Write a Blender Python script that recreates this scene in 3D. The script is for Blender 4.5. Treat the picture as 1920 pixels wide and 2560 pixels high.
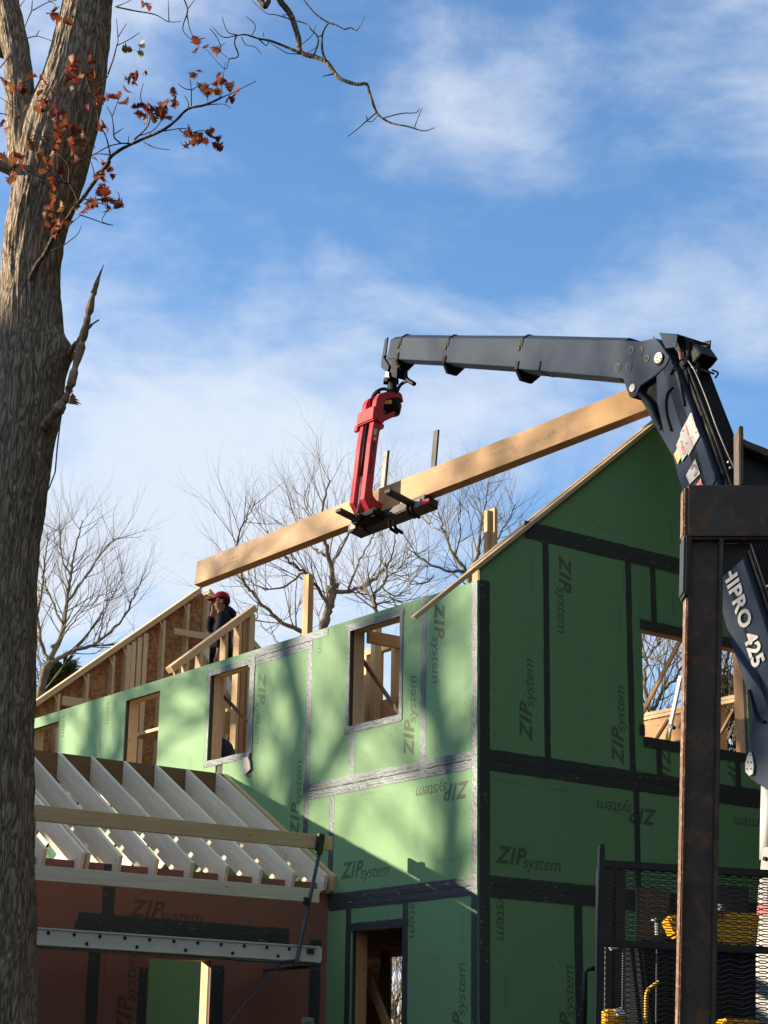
import bpy, bmesh, math, random
import numpy as np
from mathutils import Vector, Matrix, Quaternion, noise as mnoise

R = math.radians
for o in list(bpy.data.objects):
    bpy.data.objects.remove(o)
scene = bpy.context.scene
COL = scene.collection

# ------------------------------------------------------------------ camera
FPX, PITCH, ROLL, HANG = 4683.16, 0.2985814, -0.0157801, 0.6384206   # focal length in 1920x2560 pixels
CAM = np.array([0, 0, 1.6])
_fwd = np.array([0, math.cos(PITCH), math.sin(PITCH)])
_dn0 = np.array([0, math.sin(PITCH), -math.cos(PITCH)])
_rt0 = np.array([1.0, 0, 0])
_rt = math.cos(ROLL)*_rt0 + math.sin(ROLL)*_dn0
_dn = -math.sin(ROLL)*_rt0 + math.cos(ROLL)*_dn0
cam_d = bpy.data.cameras.new('camera')
cam_d.sensor_fit = 'AUTO'; cam_d.sensor_width = 36.0
cam_d.lens = FPX/2560*36.0
cam_d.clip_end = 3000; cam_d.clip_start = 0.1
cam = bpy.data.objects.new('camera', cam_d); COL.objects.link(cam)
cam.matrix_world = Matrix(((_rt[0], -_dn[0], -_fwd[0], CAM[0]), (_rt[1], -_dn[1], -_fwd[1], CAM[1]),
                           (_rt[2], -_dn[2], -_fwd[2], CAM[2]), (0, 0, 0, 1)))
scene.camera = cam

# ------------------------------------------------------------------ light
SUN_AZ, SUN_EL = -84.0, 15.3          # degrees; azimuth from +Y (view direction), negative = left
_sa, _se = R(SUN_AZ), R(SUN_EL)
SUN = np.array([math.sin(_sa)*math.cos(_se), math.cos(_sa)*math.cos(_se), math.sin(_se)])
sl = bpy.data.lights.new('sun', 'SUN'); sl.energy = 5.0; sl.angle = R(0.53); sl.color = (1.0, 0.83, 0.60)
so = bpy.data.objects.new('sun', sl); COL.objects.link(so)
so.rotation_euler = Vector(SUN).to_track_quat('Z', 'Y').to_euler()

world = bpy.data.worlds.new('World'); scene.world = world; world.use_nodes = True
wt = world.node_tree; wt.nodes.clear()
def wn(t, **k):
    n = wt.nodes.new(t)
    for a, b in k.items(): setattr(n, a, b)
    return n
w_out = wn('ShaderNodeOutputWorld'); w_bg = wn('ShaderNodeBackground'); w_bg.inputs[1].default_value = 0.11
sky = wn('ShaderNodeTexSky', sky_type='NISHITA', sun_disc=False, sun_elevation=_se, sun_rotation=_sa,
         air_density=1.0, dust_density=0.1, ozone_density=3.0, altitude=0.0)
w_tc = wn('ShaderNodeTexCoord')
def wmap(loc, rot, scl):
    m = wn('ShaderNodeMapping'); m.inputs[1].default_value = loc; m.inputs[2].default_value = rot; m.inputs[3].default_value = scl
    wt.links.new(w_tc.outputs['Generated'], m.inputs[0]); return m
def wnoise(m, scale, detail, rough, dist=0.0):
    n = wn('ShaderNodeTexNoise'); n.inputs['Scale'].default_value = scale; n.inputs['Detail'].default_value = detail
    n.inputs['Roughness'].default_value = rough; n.inputs['Distortion'].default_value = dist
    wt.links.new(m.outputs[0], n.inputs['Vector']); return n
def wmath(op, a, b, clamp=False):
    n = wn('ShaderNodeMath', operation=op, use_clamp=clamp)
    for i, x in enumerate((a, b)):
        if isinstance(x, (int, float)): n.inputs[i].default_value = x
        else: wt.links.new(x, n.inputs[i])
    return n.outputs[0]
CLOUD_LOC = (9.0, 3.3, 2.06)
n_big = wnoise(wmap(CLOUD_LOC, (0, R(28), 0), (1.0, 1.0, 1.7)), 3.2, 1.5, 0.5, 0.2)
n_med = wnoise(wmap((1.3, 5.2, 0.6), (0, R(28), 0), (1.0, 1.0, 1.5)), 8.0, 7.0, 0.55, 0.35)
n_fine = wnoise(wmap((7.3, 2.2, 3.6), (0, R(-30), 0), (1.0, 1.0, 3.0)), 26.0, 5.0, 0.6, 0.3)
cl = wmath('ADD', wmath('MULTIPLY', n_big.outputs['Fac'], 1.15), wmath('MULTIPLY', n_med.outputs['Fac'], 0.70))
cl = wmath('ADD', cl, wmath('MULTIPLY', n_fine.outputs['Fac'], 0.14))
w_ramp = wn('ShaderNodeMapRange', interpolation_type='SMOOTHSTEP'); w_ramp.inputs[1].default_value = 0.79; w_ramp.inputs[2].default_value = 1.15
w_ramp.inputs[3].default_value = 0.0; w_ramp.inputs[4].default_value = 0.92
wt.links.new(cl, w_ramp.inputs[0])
w_mix = wn('ShaderNodeMix', data_type='RGBA')
w_mix.inputs[7].default_value = (3.2, 3.5, 3.95, 1)
wt.links.new(w_ramp.outputs[0], w_mix.inputs[0])
w_hs = wn('ShaderNodeHueSaturation'); w_hs.inputs['Saturation'].default_value = 1.08; w_hs.inputs['Hue'].default_value = 0.497
wt.links.new(sky.outputs[0], w_hs.inputs['Color'])
w_tint = wn('ShaderNodeMix', data_type='RGBA', blend_type='MULTIPLY'); w_tint.inputs[0].default_value = 1.0; w_tint.inputs[7].default_value = (1.0, 0.98, 1.05, 1)
wt.links.new(w_hs.outputs[0], w_tint.inputs[6]); wt.links.new(w_tint.outputs[2], w_mix.inputs[6])
wt.links.new(w_mix.outputs[2], w_bg.inputs[0]); wt.links.new(w_bg.outputs[0], w_out.inputs[0])
vs = scene.view_settings
vs.view_transform = 'Standard'; vs.look = 'None'; vs.exposure = 1.2; vs.gamma = 1.0; vs.use_curve_mapping = False
scene.cycles.use_denoising = True
scene.cycles.max_bounces = 6

# ------------------------------------------------------------------ measuring helpers
def ray(px, py):
    return _rt*((px-960)/FPX) + _dn*((py-1280)/FPX) + _fwd
def plane_pt(px, py, p0, n):
    d = ray(px, py); t = np.dot(np.asarray(p0)-CAM, n)/np.dot(d, n); return CAM + t*d
def at_y(px, py, Y):
    d = ray(px, py); return CAM + d*(Y/d[1])
HU = np.array([-math.sin(HANG), math.cos(HANG), 0]); HV = np.array([math.cos(HANG), math.sin(HANG), 0])
HC = np.array([0.9605, 18.1768, 0.0])
ZUP = np.array([0, 0, 1.0])
def H(u, v, z): return HC + u*HU + v*HV + z*ZUP
def on_v(px, py, v=0.0):          # pixel -> (u, z) on the house plane v = const
    q = plane_pt(px, py, HC+v*HV, HV) - HC; return float(q@HU), float(q[2])
def on_u(px, py, u=0.0):          # pixel -> (v, z) on the house plane u = const
    q = plane_pt(px, py, HC+u*HU, HU) - HC; return float(q@HV), float(q[2])

# ------------------------------------------------------------------ material helpers
MATS = {}
class NT:
    def __init__(s, name):
        s.m = bpy.data.materials.new(name); s.m.use_nodes = True; s.t = s.m.node_tree; s.t.nodes.clear()
        s.out = s.n('ShaderNodeOutputMaterial'); s.b = s.n('ShaderNodeBsdfPrincipled'); s.l(s.b.outputs[0], s.out.inputs[0])
        s.tc = s.n('ShaderNodeTexCoord'); s.oi = s.n('ShaderNodeObjectInfo'); MATS[name] = s.m
    def n(s, t, **k):
        x = s.t.nodes.new(t)
        for a, b in k.items(): setattr(x, a, b)
        return x
    def l(s, a, b): s.t.links.new(a, b)
    def put(s, x, i):
        if hasattr(x, 'is_output'): s.l(x, i)
        else: i.default_value = x
    def math(s, op, a, b=0.0, clamp=False):
        x = s.n('ShaderNodeMath', operation=op, use_clamp=clamp); s.put(a, x.inputs[0]); s.put(b, x.inputs[1]); return x.outputs[0]
    def mapping(s, scl=(1, 1, 1), rot=(0, 0, 0), src='Object', rnd=0.0):
        x = s.n('ShaderNodeMapping'); x.inputs[3].default_value = scl; x.inputs[2].default_value = rot; s.l(s.tc.outputs[src], x.inputs[0])
        if rnd:
            c = s.n('ShaderNodeCombineXYZ'); v = s.math('MULTIPLY', s.oi.outputs['Random'], rnd)
            for i in range(3): s.l(v, c.inputs[i])
            s.l(c.outputs[0], x.inputs[1])
        return x.outputs[0]
    def noise(s, vec, scale, detail=4.0, rough=0.55, dist=0.0):
        x = s.n('ShaderNodeTexNoise'); s.l(vec, x.inputs['Vector']); x.inputs['Scale'].default_value = scale
        x.inputs['Detail'].default_value = detail; x.inputs['Roughness'].default_value = rough; x.inputs['Distortion'].default_value = dist
        return x.outputs['Fac']
    def voro(s, vec, scale, feature='F1', rnd=1.0):
        x = s.n('ShaderNodeTexVoronoi', feature=feature); s.l(vec, x.inputs['Vector']); x.inputs['Scale'].default_value = scale
        x.inputs['Randomness'].default_value = rnd; return x
    def ramp(s, f, a, b, lo=0.0, hi=1.0):
        x = s.n('ShaderNodeMapRange', interpolation_type='SMOOTHSTEP'); s.put(f, x.inputs[0])
        x.inputs[1].default_value = a; x.inputs[2].default_value = b; x.inputs[3].default_value = lo; x.inputs[4].default_value = hi
        return x.outputs[0]
    def mix(s, f, a, b, blend='MIX'):
        x = s.n('ShaderNodeMix', data_type='RGBA', blend_type=blend); s.put(f, x.inputs[0])
        for v, i in ((a, 6), (b, 7)):
            s.put(v if hasattr(v, 'is_output') else (*v, 1.0), x.inputs[i])
        return x.outputs[2]
    def bump(s, h, strength=0.3, dist=0.01):
        x = s.n('ShaderNodeBump'); x.inputs['Strength'].default_value = strength; x.inputs['Distance'].default_value = dist
        s.l(h, x.inputs['Height']); s.l(x.outputs[0], s.b.inputs['Normal'])
    def fin(s, col, rough=0.6, metal=0.0, spec=0.5):
        s.put(col if hasattr(col, 'is_output') else (*col, 1.0), s.b.inputs['Base Color'])
        s.put(rough, s.b.inputs['Roughness']); s.put(metal, s.b.inputs['Metallic']); s.b.inputs['Specular IOR Level'].default_value = spec
        return s.m

def wood_mat(name, c0, c1, grain=1.0, knots=True, tint=0.12, rough=0.65):
    s = NT(name)
    v = s.mapping((1.2, 26, 26), rnd=37.0)
    g = s.noise(v, 1.6*grain, 5, 0.6, 0.6)
    col = s.mix(s.ramp(g, 0.3, 0.72), c0, c1)
    if knots:
        kv = s.mapping((1.6, 8, 8), rnd=11.0)
        k = s.voro(kv, 1.5).outputs['Distance']
        col = s.mix(s.ramp(k, 0.05, 0.10, 0.75, 0.0), col, (0.13, 0.065, 0.03))
    big = s.noise(s.mapping((0.6, 3, 3), rnd=5.0), 1.5, 3)
    col = s.mix(s.ramp(big, 0.35, 0.75, 0.0, 0.22), col, tuple(x*0.55 for x in c0))
    var = s.n('ShaderNodeHueSaturation'); s.l(col, var.inputs['Color'])
    s.l(s.math('ADD', s.math('MULTIPLY', s.oi.outputs['Random'], 2*tint), 1-tint), var.inputs['Value'])
    s.bump(g, 0.12, 0.004)
    return s.fin(var.outputs[0], rough, 0, 0.3)
wood_mat('pine', (0.60, 0.41, 0.215), (0.69, 0.51, 0.30))
wood_mat('pine_pale', (0.62, 0.54, 0.42), (0.74, 0.66, 0.53))
wood_mat('fir', (0.50, 0.265, 0.115), (0.60, 0.35, 0.165))
wood_mat('dark_ledger', (0.17, 0.095, 0.045), (0.23, 0.135, 0.065), knots=False)

def lvl_mat():
    s = NT('lvl_beam')
    v = s.mapping((0.9, 30, 30)); g = s.noise(v, 1.5, 5, 0.6, 0.4)
    col = s.mix(s.ramp(g, 0.25, 0.75), (0.385, 0.205, 0.072), (0.455, 0.262, 0.10))
    blot = s.noise(s.mapping((1.3, 5, 2.0)), 1.7, 4, 0.55, 0.5)
    col = s.mix(s.ramp(blot, 0.48, 0.72, 0.0, 0.7), col, (0.25, 0.13, 0.055))
    st = s.noise(s.mapping((14, 1, 0.6)), 1.0, 2)
    col = s.mix(s.ramp(st, 0.58, 0.72, 0.0, 0.18), col, (0.30, 0.15, 0.06))
    s.bump(g, 0.06, 0.003)
    return s.fin(col, 0.5, 0, 0.4)
lvl_mat()

def sheath_mat(name, base, dark, amount=0.18):
    s = NT(name)
    o = s.mapping()
    a = s.noise(o, 0.9, 4, 0.55, 0.2); b = s.noise(s.mapping((30, 30, 30)), 3.0, 4, 0.7); f = s.noise(s.mapping((1, 1, 0.15)), 22, 3, 0.6)
    col = s.mix(s.ramp(a, 0.3, 0.75, 0.0, amount), base, dark)
    col = s.mix(s.ramp(b, 0.45, 0.8, 0.0, 0.18), col, dark)
    col = s.mix(s.ramp(f, 0.55, 0.85, 0.0, 0.14), col, tuple(x*1.25 for x in base))
    # nail heads on 0.406 stud lines, 0.152 apart
    sx = s.n('ShaderNodeSeparateXYZ'); s.l(o, sx.inputs[0])
    jit = s.math('MULTIPLY', s.math('SUBTRACT', s.noise(s.mapping((1, 1, 1)), 2.3, 1), 0.5), 0.05)
    def cell(v, p):
        q = s.math('DIVIDE', s.math('ADD', v, jit), p); return s.math('MULTIPLY', s.math('SUBTRACT', s.math('FRACT', q), 0.5), p)
    dx = cell(sx.outputs[0], 0.4064); dz = cell(sx.outputs[2], 0.1524)
    d2 = s.math('SQRT', s.math('ADD', s.math('MULTIPLY', dx, dx), s.math('MULTIPLY', dz, dz)))
    pres = s.ramp(s.noise(s.mapping((3.1, 3.1, 3.1)), 2.0, 2), 0.46, 0.52)
    nm = s.math('MULTIPLY', s.ramp(d2, 0.006, 0.011, 0.75, 0.0), pres)
    col = s.mix(nm, col, (0.05, 0.05, 0.045))
    dirt = s.noise(s.mapping((0.8, 0.8, 5.0)), 3.0, 5, 0.65)
    col = s.mix(s.ramp(dirt, 0.58, 0.8, 0.0, 0.16), col, (0.20, 0.16, 0.11))
    hv = s.n('ShaderNodeHueSaturation'); s.l(col, hv.inputs['Color']); s.l(s.math('ADD', s.math('MULTIPLY', s.oi.outputs['Random'], 0.16), 0.90), hv.inputs['Value']); col = hv.outputs[0]
    s.bump(b, 0.05, 0.002)
    return s.fin(col, 0.62, 0, 0.25)
sheath_mat('zip_green', (0.166, 0.322, 0.155), (0.126, 0.268, 0.122))
sheath_mat('zip_brown', (0.275, 0.120, 0.090), (0.215, 0.097, 0.072))
def tape_mat():
    s = NT('seam_tape')
    o = s.mapping()
    w = s.noise(s.mapping((22, 22, 22)), 1.6, 4, 0.7, 0.2); fine = s.noise(s.mapping((60, 60, 60)), 2.0, 3)
    sc = s.noise(s.mapping((9, 9, 34), rnd=9.0), 1.5, 4, 0.7); sc2 = s.noise(s.mapping((4, 4, 4), rnd=3.0), 1.2, 2)
    scuff = s.math('MULTIPLY', s.ramp(sc, 0.60, 0.68), s.ramp(sc2, 0.47, 0.58))
    col = s.mix(scuff, (0.040, 0.041, 0.045), (0.30, 0.30, 0.29))
    h = s.math('ADD', w, s.math('MULTIPLY', fine, 0.3))
    s.bump(h, 0.30, 0.010)
    s.b.inputs['Specular Tint'].default_value = (0.72, 0.90, 1.0, 1)
    return s.fin(col, s.ramp(fine, 0.3, 0.7, 0.38, 0.56), 0.0, 0.6)
tape_mat()
def foam_mat():
    s = NT('foam_board'); b = s.noise(s.mapping((40, 40, 40)), 2, 3)
    return s.fin(s.mix(b, (0.035, 0.033, 0.032), (0.06, 0.055, 0.05)), 0.8)
foam_mat()
def osb_mat():
    s = NT('osb')
    v = s.voro(s.mapping((9, 9, 26)), 1.6); v2 = s.voro(s.mapping((22, 9, 9), (0.4, 0.7, 0.2)), 1.4)
    sx = s.n('ShaderNodeSeparateColor'); s.l(v.outputs['Color'], sx.inputs[0]); sy = s.n('ShaderNodeSeparateColor'); s.l(v2.outputs['Color'], sy.inputs[0])
    f = s.math('MULTIPLY', s.math('ADD', sx.outputs[0], sy.outputs[1]), 0.5)
    col = s.mix(s.ramp(f, 0.2, 0.8), (0.26, 0.125, 0.05), (0.46, 0.25, 0.115))
    s.bump(f, 0.15, 0.003)
    return s.fin(col, 0.7, 0, 0.2)
osb_mat()
def print_mat(name, c, fade):
    s = NT(name)
    n = s.noise(s.mapping((30, 30, 30)), 1.8, 4, 0.7)
    tr = s.n('ShaderNodeBsdfTransparent'); mx = s.n('ShaderNodeMixShader')
    s.fin(c, 0.6, 0, 0.25)
    s.l(s.ramp(n, 0.25, 0.62, fade*0.55, fade), mx.inputs[0]); s.l(tr.outputs[0], mx.inputs[1]); s.l(s.b.outputs[0], mx.inputs[2]); s.l(mx.outputs[0], s.out.inputs[0])
print_mat('ink', (0.11, 0.085, 0.06), 0.52)
print_mat('ink_faint', (0.10, 0.095, 0.06), 0.34)
print_mat('ink_beam', (0.10, 0.08, 0.06), 0.42)
def paint_mat(name, c, rough=0.35, metal=0.0, wear=None, wearcol=(0.3, 0.25, 0.18), spec=0.5, scale=4.0, amt=0.5, mottle=0.25):
    s = NT(name); o = s.mapping(rnd=3.0)
    n = s.noise(o, scale, 5, 0.65); col = s.mix(s.ramp(n, 0.3, 0.75, 0.0, mottle), c, tuple(x*0.65 for x in c))
    if wear:
        w = s.noise(s.mapping((1, 1, 1), rnd=7.0), scale*3.0, 6, 0.7, 0.6)
        col = s.mix(s.ramp(w, wear, wear+0.12, 0.0, amt), col, wearcol)
    f = s.noise(s.mapping((1, 1, 1)), 90, 2); s.bump(f, 0.04, 0.002)
    return s.fin(col, s.ramp(n, 0.3, 0.7, rough*(1-0.6*mottle), rough*(1+mottle)), metal, spec)
paint_mat('crane_grey', (0.036, 0.054, 0.084), 0.55, 0.0, 0.70, (0.10, 0.105, 0.11), 0.05, 1.1, 0.15, 0.06)
paint_mat('crane_black', (0.008, 0.008, 0.010), 0.55, 0.0, 0.72, (0.04, 0.035, 0.03), 0.12)
paint_mat('grapple_red', (0.46, 0.030, 0.045), 0.48, 0.0, 0.70, (0.15, 0.05, 0.05), 0.28, 5.0)
paint_mat('black_steel', (0.016, 0.015, 0.015), 0.45, 0.0, 0.62, (0.10, 0.06, 0.035), 0.5, 6.0, 0.4)
paint_mat('rusty_steel', (0.085, 0.068, 0.056), 0.55, 0.0, 0.50, (0.17, 0.085, 0.045), 0.35, 5.0, 0.75, 0.5)
paint_mat('rust_bare', (0.17, 0.085, 0.05), 0.5, 0.0, 0.50, (0.38, 0.30, 0.24), 0.35, 14.0, 0.8, 0.6)
paint_mat('hose', (0.008, 0.008, 0.009), 0.5, 0, None, spec=0.2)
paint_mat('chrome', (0.60, 0.60, 0.60), 0.22, 1.0, None)
paint_mat('steel_grey', (0.20, 0.20, 0.195), 0.50, 0.4, 0.62, (0.10, 0.09, 0.08), 0.3)
paint_mat('aluminium', (0.66, 0.64, 0.61), 0.42, 0.15, 0.60, (0.30, 0.27, 0.22), 0.5, 6.0, 0.5)
paint_mat('yellow_paint', (0.72, 0.36, 0.012), 0.35, 0, 0.70, (0.15, 0.1, 0.05))
paint_mat('white_paint', (0.62, 0.62, 0.60), 0.45, 0, 0.72, (0.4, 0.38, 0.35))
paint_mat('cylinder_grey', (0.20, 0.205, 0.205), 0.4, 0, 0.7, (0.2, 0.2, 0.2))
paint_mat('decal_white', (0.52, 0.52, 0.49), 0.5, 0, 0.74, (0.5, 0.48, 0.44), 0.4, 5.0, 0.4)
paint_mat('decal_red', (0.70, 0.05, 0.055), 0.45)
paint_mat('decal_yellow', (0.78, 0.50, 0.06), 0.45)
paint_mat('decal_black', (0.03, 0.03, 0.03), 0.45)
paint_mat('pole_blue', (0.055, 0.07, 0.10), 0.5, 0.2, 0.56, (0.28, 0.27, 0.26), 0.5, 14.0, 0.8)
paint_mat('paper', (0.78, 0.66, 0.50), 0.6, 0, None)
paint_mat('plastic_white', (0.75, 0.75, 0.74), 0.4)
paint_mat('rod_yellow', (0.70, 0.62, 0.05), 0.45)
def cloth_mat(name, c, r=0.85):
    s = NT(name); n = s.noise(s.mapping((1, 1, 1)), 22, 4, 0.6, 0.4); w = s.noise(s.mapping((1, 1, 1)), 7, 3)
    s.bump(s.math('ADD', n, w), 0.5, 0.02)
    return s.fin(s.mix(n, c, tuple(x*0.6 for x in c)), r, 0, 0.15)
cloth_mat('navy_cloth', (0.013, 0.017, 0.030)); cloth_mat('denim', (0.020, 0.022, 0.028)); cloth_mat('cap_red', (0.32, 0.022, 0.03)); cloth_mat('grey_cloth', (0.025, 0.025, 0.03))
cloth_mat('skin', (0.42, 0.22, 0.155), 0.55); cloth_mat('hair', (0.035, 0.02, 0.012)); cloth_mat('boot', (0.06, 0.04, 0.025))

def bark_mat(name, lit, dark, lichen, zs=0.16, scale=26.0):
    s = NT(name)
    o = s.mapping((1, 1, zs)); warp = s.noise(s.mapping((1, 1, 0.5)), 7, 3)
    cm = s.n('ShaderNodeMix', data_type='VECTOR'); cm.inputs[0].default_value = 0.11
    s.l(o, cm.inputs[4])
    nn = s.n('ShaderNodeTexNoise'); s.l(o, nn.inputs['Vector']); nn.inputs['Scale'].default_value = 14; s.l(nn.outputs['Color'], cm.inputs[5])
    e = s.voro(cm.outputs[1], scale, 'DISTANCE_TO_EDGE').outputs['Distance']
    fur = s.noise(s.mapping((1, 1, zs*0.8)), scale*1.6, 5, 0.65, 0.6)
    fine = s.noise(s.mapping((1, 1, 0.4)), scale*5, 4, 0.7)
    h = s.math('ADD', s.math('MULTIPLY', s.ramp(e, 0.0, 0.30), 0.36), s.math('MULTIPLY', fur, 1.15))
    h = s.math('ADD', h, s.math('MULTIPLY', fine, 0.18))
    col = s.mix(s.ramp(h, 0.52, 1.02), dark, lit)  # furrow shade put into the colour: recesses darkened, ridges lightened
    lp = s.noise(s.mapping((1, 1, 0.6)), 5.5, 5, 0.65, 0.5)
    col = s.mix(s.ramp(lp, 0.60, 0.72, 0.0, 0.55), col, lichen)
    s.bump(h, 1.0, 0.045)
    return s.fin(col, 0.88, 0, 0.12)
bark_mat('oak_bark', (0.54, 0.45, 0.345), (0.20, 0.152, 0.115), (0.38, 0.36, 0.26), 0.19, 46.0)
bark_mat('branch_bark', (0.27, 0.205, 0.135), (0.11, 0.082, 0.056), (0.30, 0.28, 0.19), 0.5, 40)
def twig_mat(name, a, b, sc=3.0):
    s = NT(name); n = s.noise(s.mapping((1, 1, 1)), sc, 5, 0.65)
    return s.fin(s.mix(s.ramp(n, 0.4, 0.65), a, b), 0.85, 0, 0.15)
twig_mat('twig', (0.055, 0.038, 0.028), (0.11, 0.08, 0.055), 14)
twig_mat('far_bark', (0.115, 0.092, 0.066), (0.245, 0.225, 0.135), 2.2)
twig_mat('far_twig', (0.11, 0.088, 0.068), (0.17, 0.14, 0.105), 1.2)
twig_mat('dead_wood', (0.19, 0.125, 0.08), (0.34, 0.25, 0.17), 18)
twig_mat('moss', (0.10, 0.10, 0.045), (0.22, 0.20, 0.10), 9)
def leaf_mat():
    s = NT('oak_leaf'); n = s.noise(s.mapping((1, 1, 1), rnd=9.0), 30, 3)
    col = s.mix(s.ramp(n, 0.35, 0.7), (0.16, 0.042, 0.022), (0.28, 0.088, 0.038))
    hv = s.n('ShaderNodeHueSaturation'); s.l(col, hv.inputs['Color'])
    s.l(s.math('ADD', s.math('MULTIPLY', s.oi.outputs['Random'], 0.04), 0.48), hv.inputs['Hue'])
    s.l(s.math('ADD', s.math('MULTIPLY', s.math('FRACT', s.math('MULTIPLY', s.oi.outputs['Random'], 7.3)), 0.9), 0.55), hv.inputs['Value'])
    s.fin(hv.outputs[0], 0.55, 0, 0.3)
    tr = s.n('ShaderNodeBsdfTranslucent'); s.l(hv.outputs[0], tr.inputs[0]); mx = s.n('ShaderNodeMixShader'); mx.inputs[0].default_value = 0.42
    s.l(s.b.outputs[0], mx.inputs[1]); s.l(tr.outputs[0], mx.inputs[2]); s.l(mx.outputs[0], s.out.inputs[0])
leaf_mat()
twig_mat('leaf_pale', (0.42, 0.25, 0.13), (0.52, 0.36, 0.22), 20)
def needle_mat():
    s = NT('needles'); n = s.noise(s.mapping((1, 1, 1)), 3, 3)
    return s.fin(s.mix(n, (0.03, 0.05, 0.016), (0.085, 0.10, 0.028)), 0.7, 0, 0.2)
needle_mat()
def ground_mat():
    s = NT('ground_leaf_litter'); a = s.noise(s.mapping(), 0.6, 6, 0.6); b = s.noise(s.mapping(), 9, 6, 0.7)
    col = s.mix(s.ramp(a, 0.35, 0.65), (0.085, 0.065, 0.042), (0.12, 0.095, 0.062)); col = s.mix(s.ramp(b, 0.4, 0.7, 0, 0.6), col, (0.05, 0.036, 0.022))
    s.bump(b, 0.6, 0.05)
    return s.fin(col, 0.95, 0, 0.1)
ground_mat()

# ------------------------------------------------------------------ object helpers
def link(o, parent=None):
    COL.objects.link(o)
    if parent is not None: o.parent = parent
    return o
def tag(o, label=None, cat=None, group=None, kind=None):
    for k, v in (('label', label), ('category', cat), ('group', group), ('kind', kind)):
        if v: o[k] = v
    return o
def world_loc(o):
    m = Matrix.Identity(4)
    chain = []
    while o is not None:
        chain.append(o); o = o.parent
    for c in reversed(chain): m = m @ c.matrix_basis
    return m
def empty(name, mat4, label, cat, group=None):
    o = bpy.data.objects.new(name, None); COL.objects.link(o); o.matrix_basis = mat4; o.empty_display_size = 0.2
    return tag(o, label, cat, group)
def frame(origin, x, y=None, z=None):
    x = Vector(x).normalized(); z = Vector(z).normalized() if z is not None else None
    if z is None: y = Vector(y).normalized(); z = x.cross(y).normalized()
    y = z.cross(x).normalized(); z = x.cross(y)
    m = Matrix((x, y, z)).transposed().to_4x4(); m.translation = Vector(origin); return m
def mesh(name, verts, faces, mat=None, smooth=False):
    me = bpy.data.meshes.new(name); me.from_pydata([tuple(map(float, v)) for v in verts], [], [tuple(map(int, f)) for f in faces]); me.update()
    if mat:
        for m in ([mat] if isinstance(mat, str) else mat): me.materials.append(MATS[m])
    if smooth: me.polygons.foreach_set('use_smooth', [True]*len(me.polygons))
    return me
def put(name, me, parent=None, m=None):
    """link mesh; m is a WORLD matrix (or None: same frame as the parent)"""
    o = bpy.data.objects.new(name, me); COL.objects.link(o)
    if parent is not None:
        o.parent = parent
        if m is not None: o.matrix_basis = world_loc(parent).inverted() @ m
    elif m is not None: o.matrix_basis = m
    return o
class MB:
    """collects geometry in one frame"""
    def __init__(s): s.v = []; s.f = []
    def add(s, v, f):
        b = len(s.v); s.v += [tuple(map(float, q)) for q in v]; s.f += [tuple(int(i)+b for i in q) for q in f]; return s
    def box(s, x0, x1, y0, y1, z0, z1, m=None):
        v = [Vector((x, y, z)) for z in (z0, z1) for y in (y0, y1) for x in (x0, x1)]
        if m is not None: v = [m @ q for q in v]
        return s.add(v, [(0, 2, 3, 1), (4, 5, 7, 6), (0, 1, 5, 4), (2, 6, 7, 3), (0, 4, 6, 2), (1, 3, 7, 5)])
    def bar(s, a, b, w, t, side=(0, 0, 1)):
        a = Vector(a); b = Vector(b); m = frame(a, b-a, z=None, y=None) if False else bar_frame(a, b, side)
        return s.box(0, (b-a).length, -w/2, w/2, -t/2, t/2, m)
    def prism(s, poly, y0, y1, ax='xz'):
        n = len(poly)
        P = (lambda a, b, c: (a, c, b)) if ax == 'xz' else ((lambda a, b, c: (a, b, c)) if ax == 'xy' else (lambda a, b, c: (c, a, b)))
        v = [P(a, b, y0) for a, b in poly] + [P(a, b, y1) for a, b in poly]
        return s.add(v, [tuple(range(n)), tuple(range(2*n-1, n-1, -1))] + [(i, i+n, (i+1) % n+n, (i+1) % n) for i in range(n)])
    def tube(s, pts, rad, sides=8, cap=True):
        pts = [Vector(p) for p in pts]
        if isinstance(rad, (int, float)): rad = [rad]*len(pts)
        b = len(s.v); up = None
        for i, p in enumerate(pts):
            d = (pts[min(i+1, len(pts)-1)]-pts[max(i-1, 0)])
            d = d.normalized() if d.length > 1e-9 else Vector((0, 0, 1))
            if up is None:
                up = d.orthogonal().normalized()
            else:
                up = (up - d*up.dot(d)); up = up.normalized() if up.length > 1e-6 else d.orthogonal().normalized()
            q = d.cross(up)
            for k in range(sides):
                a = 2*math.pi*k/sides; s.v.append(tuple(p + (up*math.cos(a)+q*math.sin(a))*rad[i]))
        for i in range(len(pts)-1):
            for k in range(sides):
                k2 = (k+1) % sides; s.f.append((b+i*sides+k, b+i*sides+k2, b+(i+1)*sides+k2, b+(i+1)*sides+k))
        if cap:
            s.f.append(tuple(b+k for k in range(sides))[::-1]); e = b+(len(pts)-1)*sides; s.f.append(tuple(e+k for k in range(sides)))
        return s
    def disc(s, c, n, r, h, sides=20):
        c = Vector(c); n = Vector(n).normalized(); return s.tube([c, c+n*h], r, sides)
    def build(s, name, mat, parent=None, m=None, smooth=False, bevel=0.0, fix=True):
        me = mesh(name, s.v, s.f, mat)
        if fix or bevel:
            bm = bmesh.new(); bm.from_mesh(me)
            if bevel:
                es = [e for e in bm.edges if len(e.link_faces) == 2 and e.calc_face_angle(0) > 0.5]
                bmesh.ops.bevel(bm, geom=es, offset=bevel, segments=2, affect='EDGES', clamp_overlap=True)
            bmesh.ops.recalc_face_normals(bm, faces=bm.faces); bm.to_mesh(me); bm.free()
        if smooth: me.polygons.foreach_set('use_smooth', [True]*len(me.polygons))
        return put(name, me, parent, m)
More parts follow.
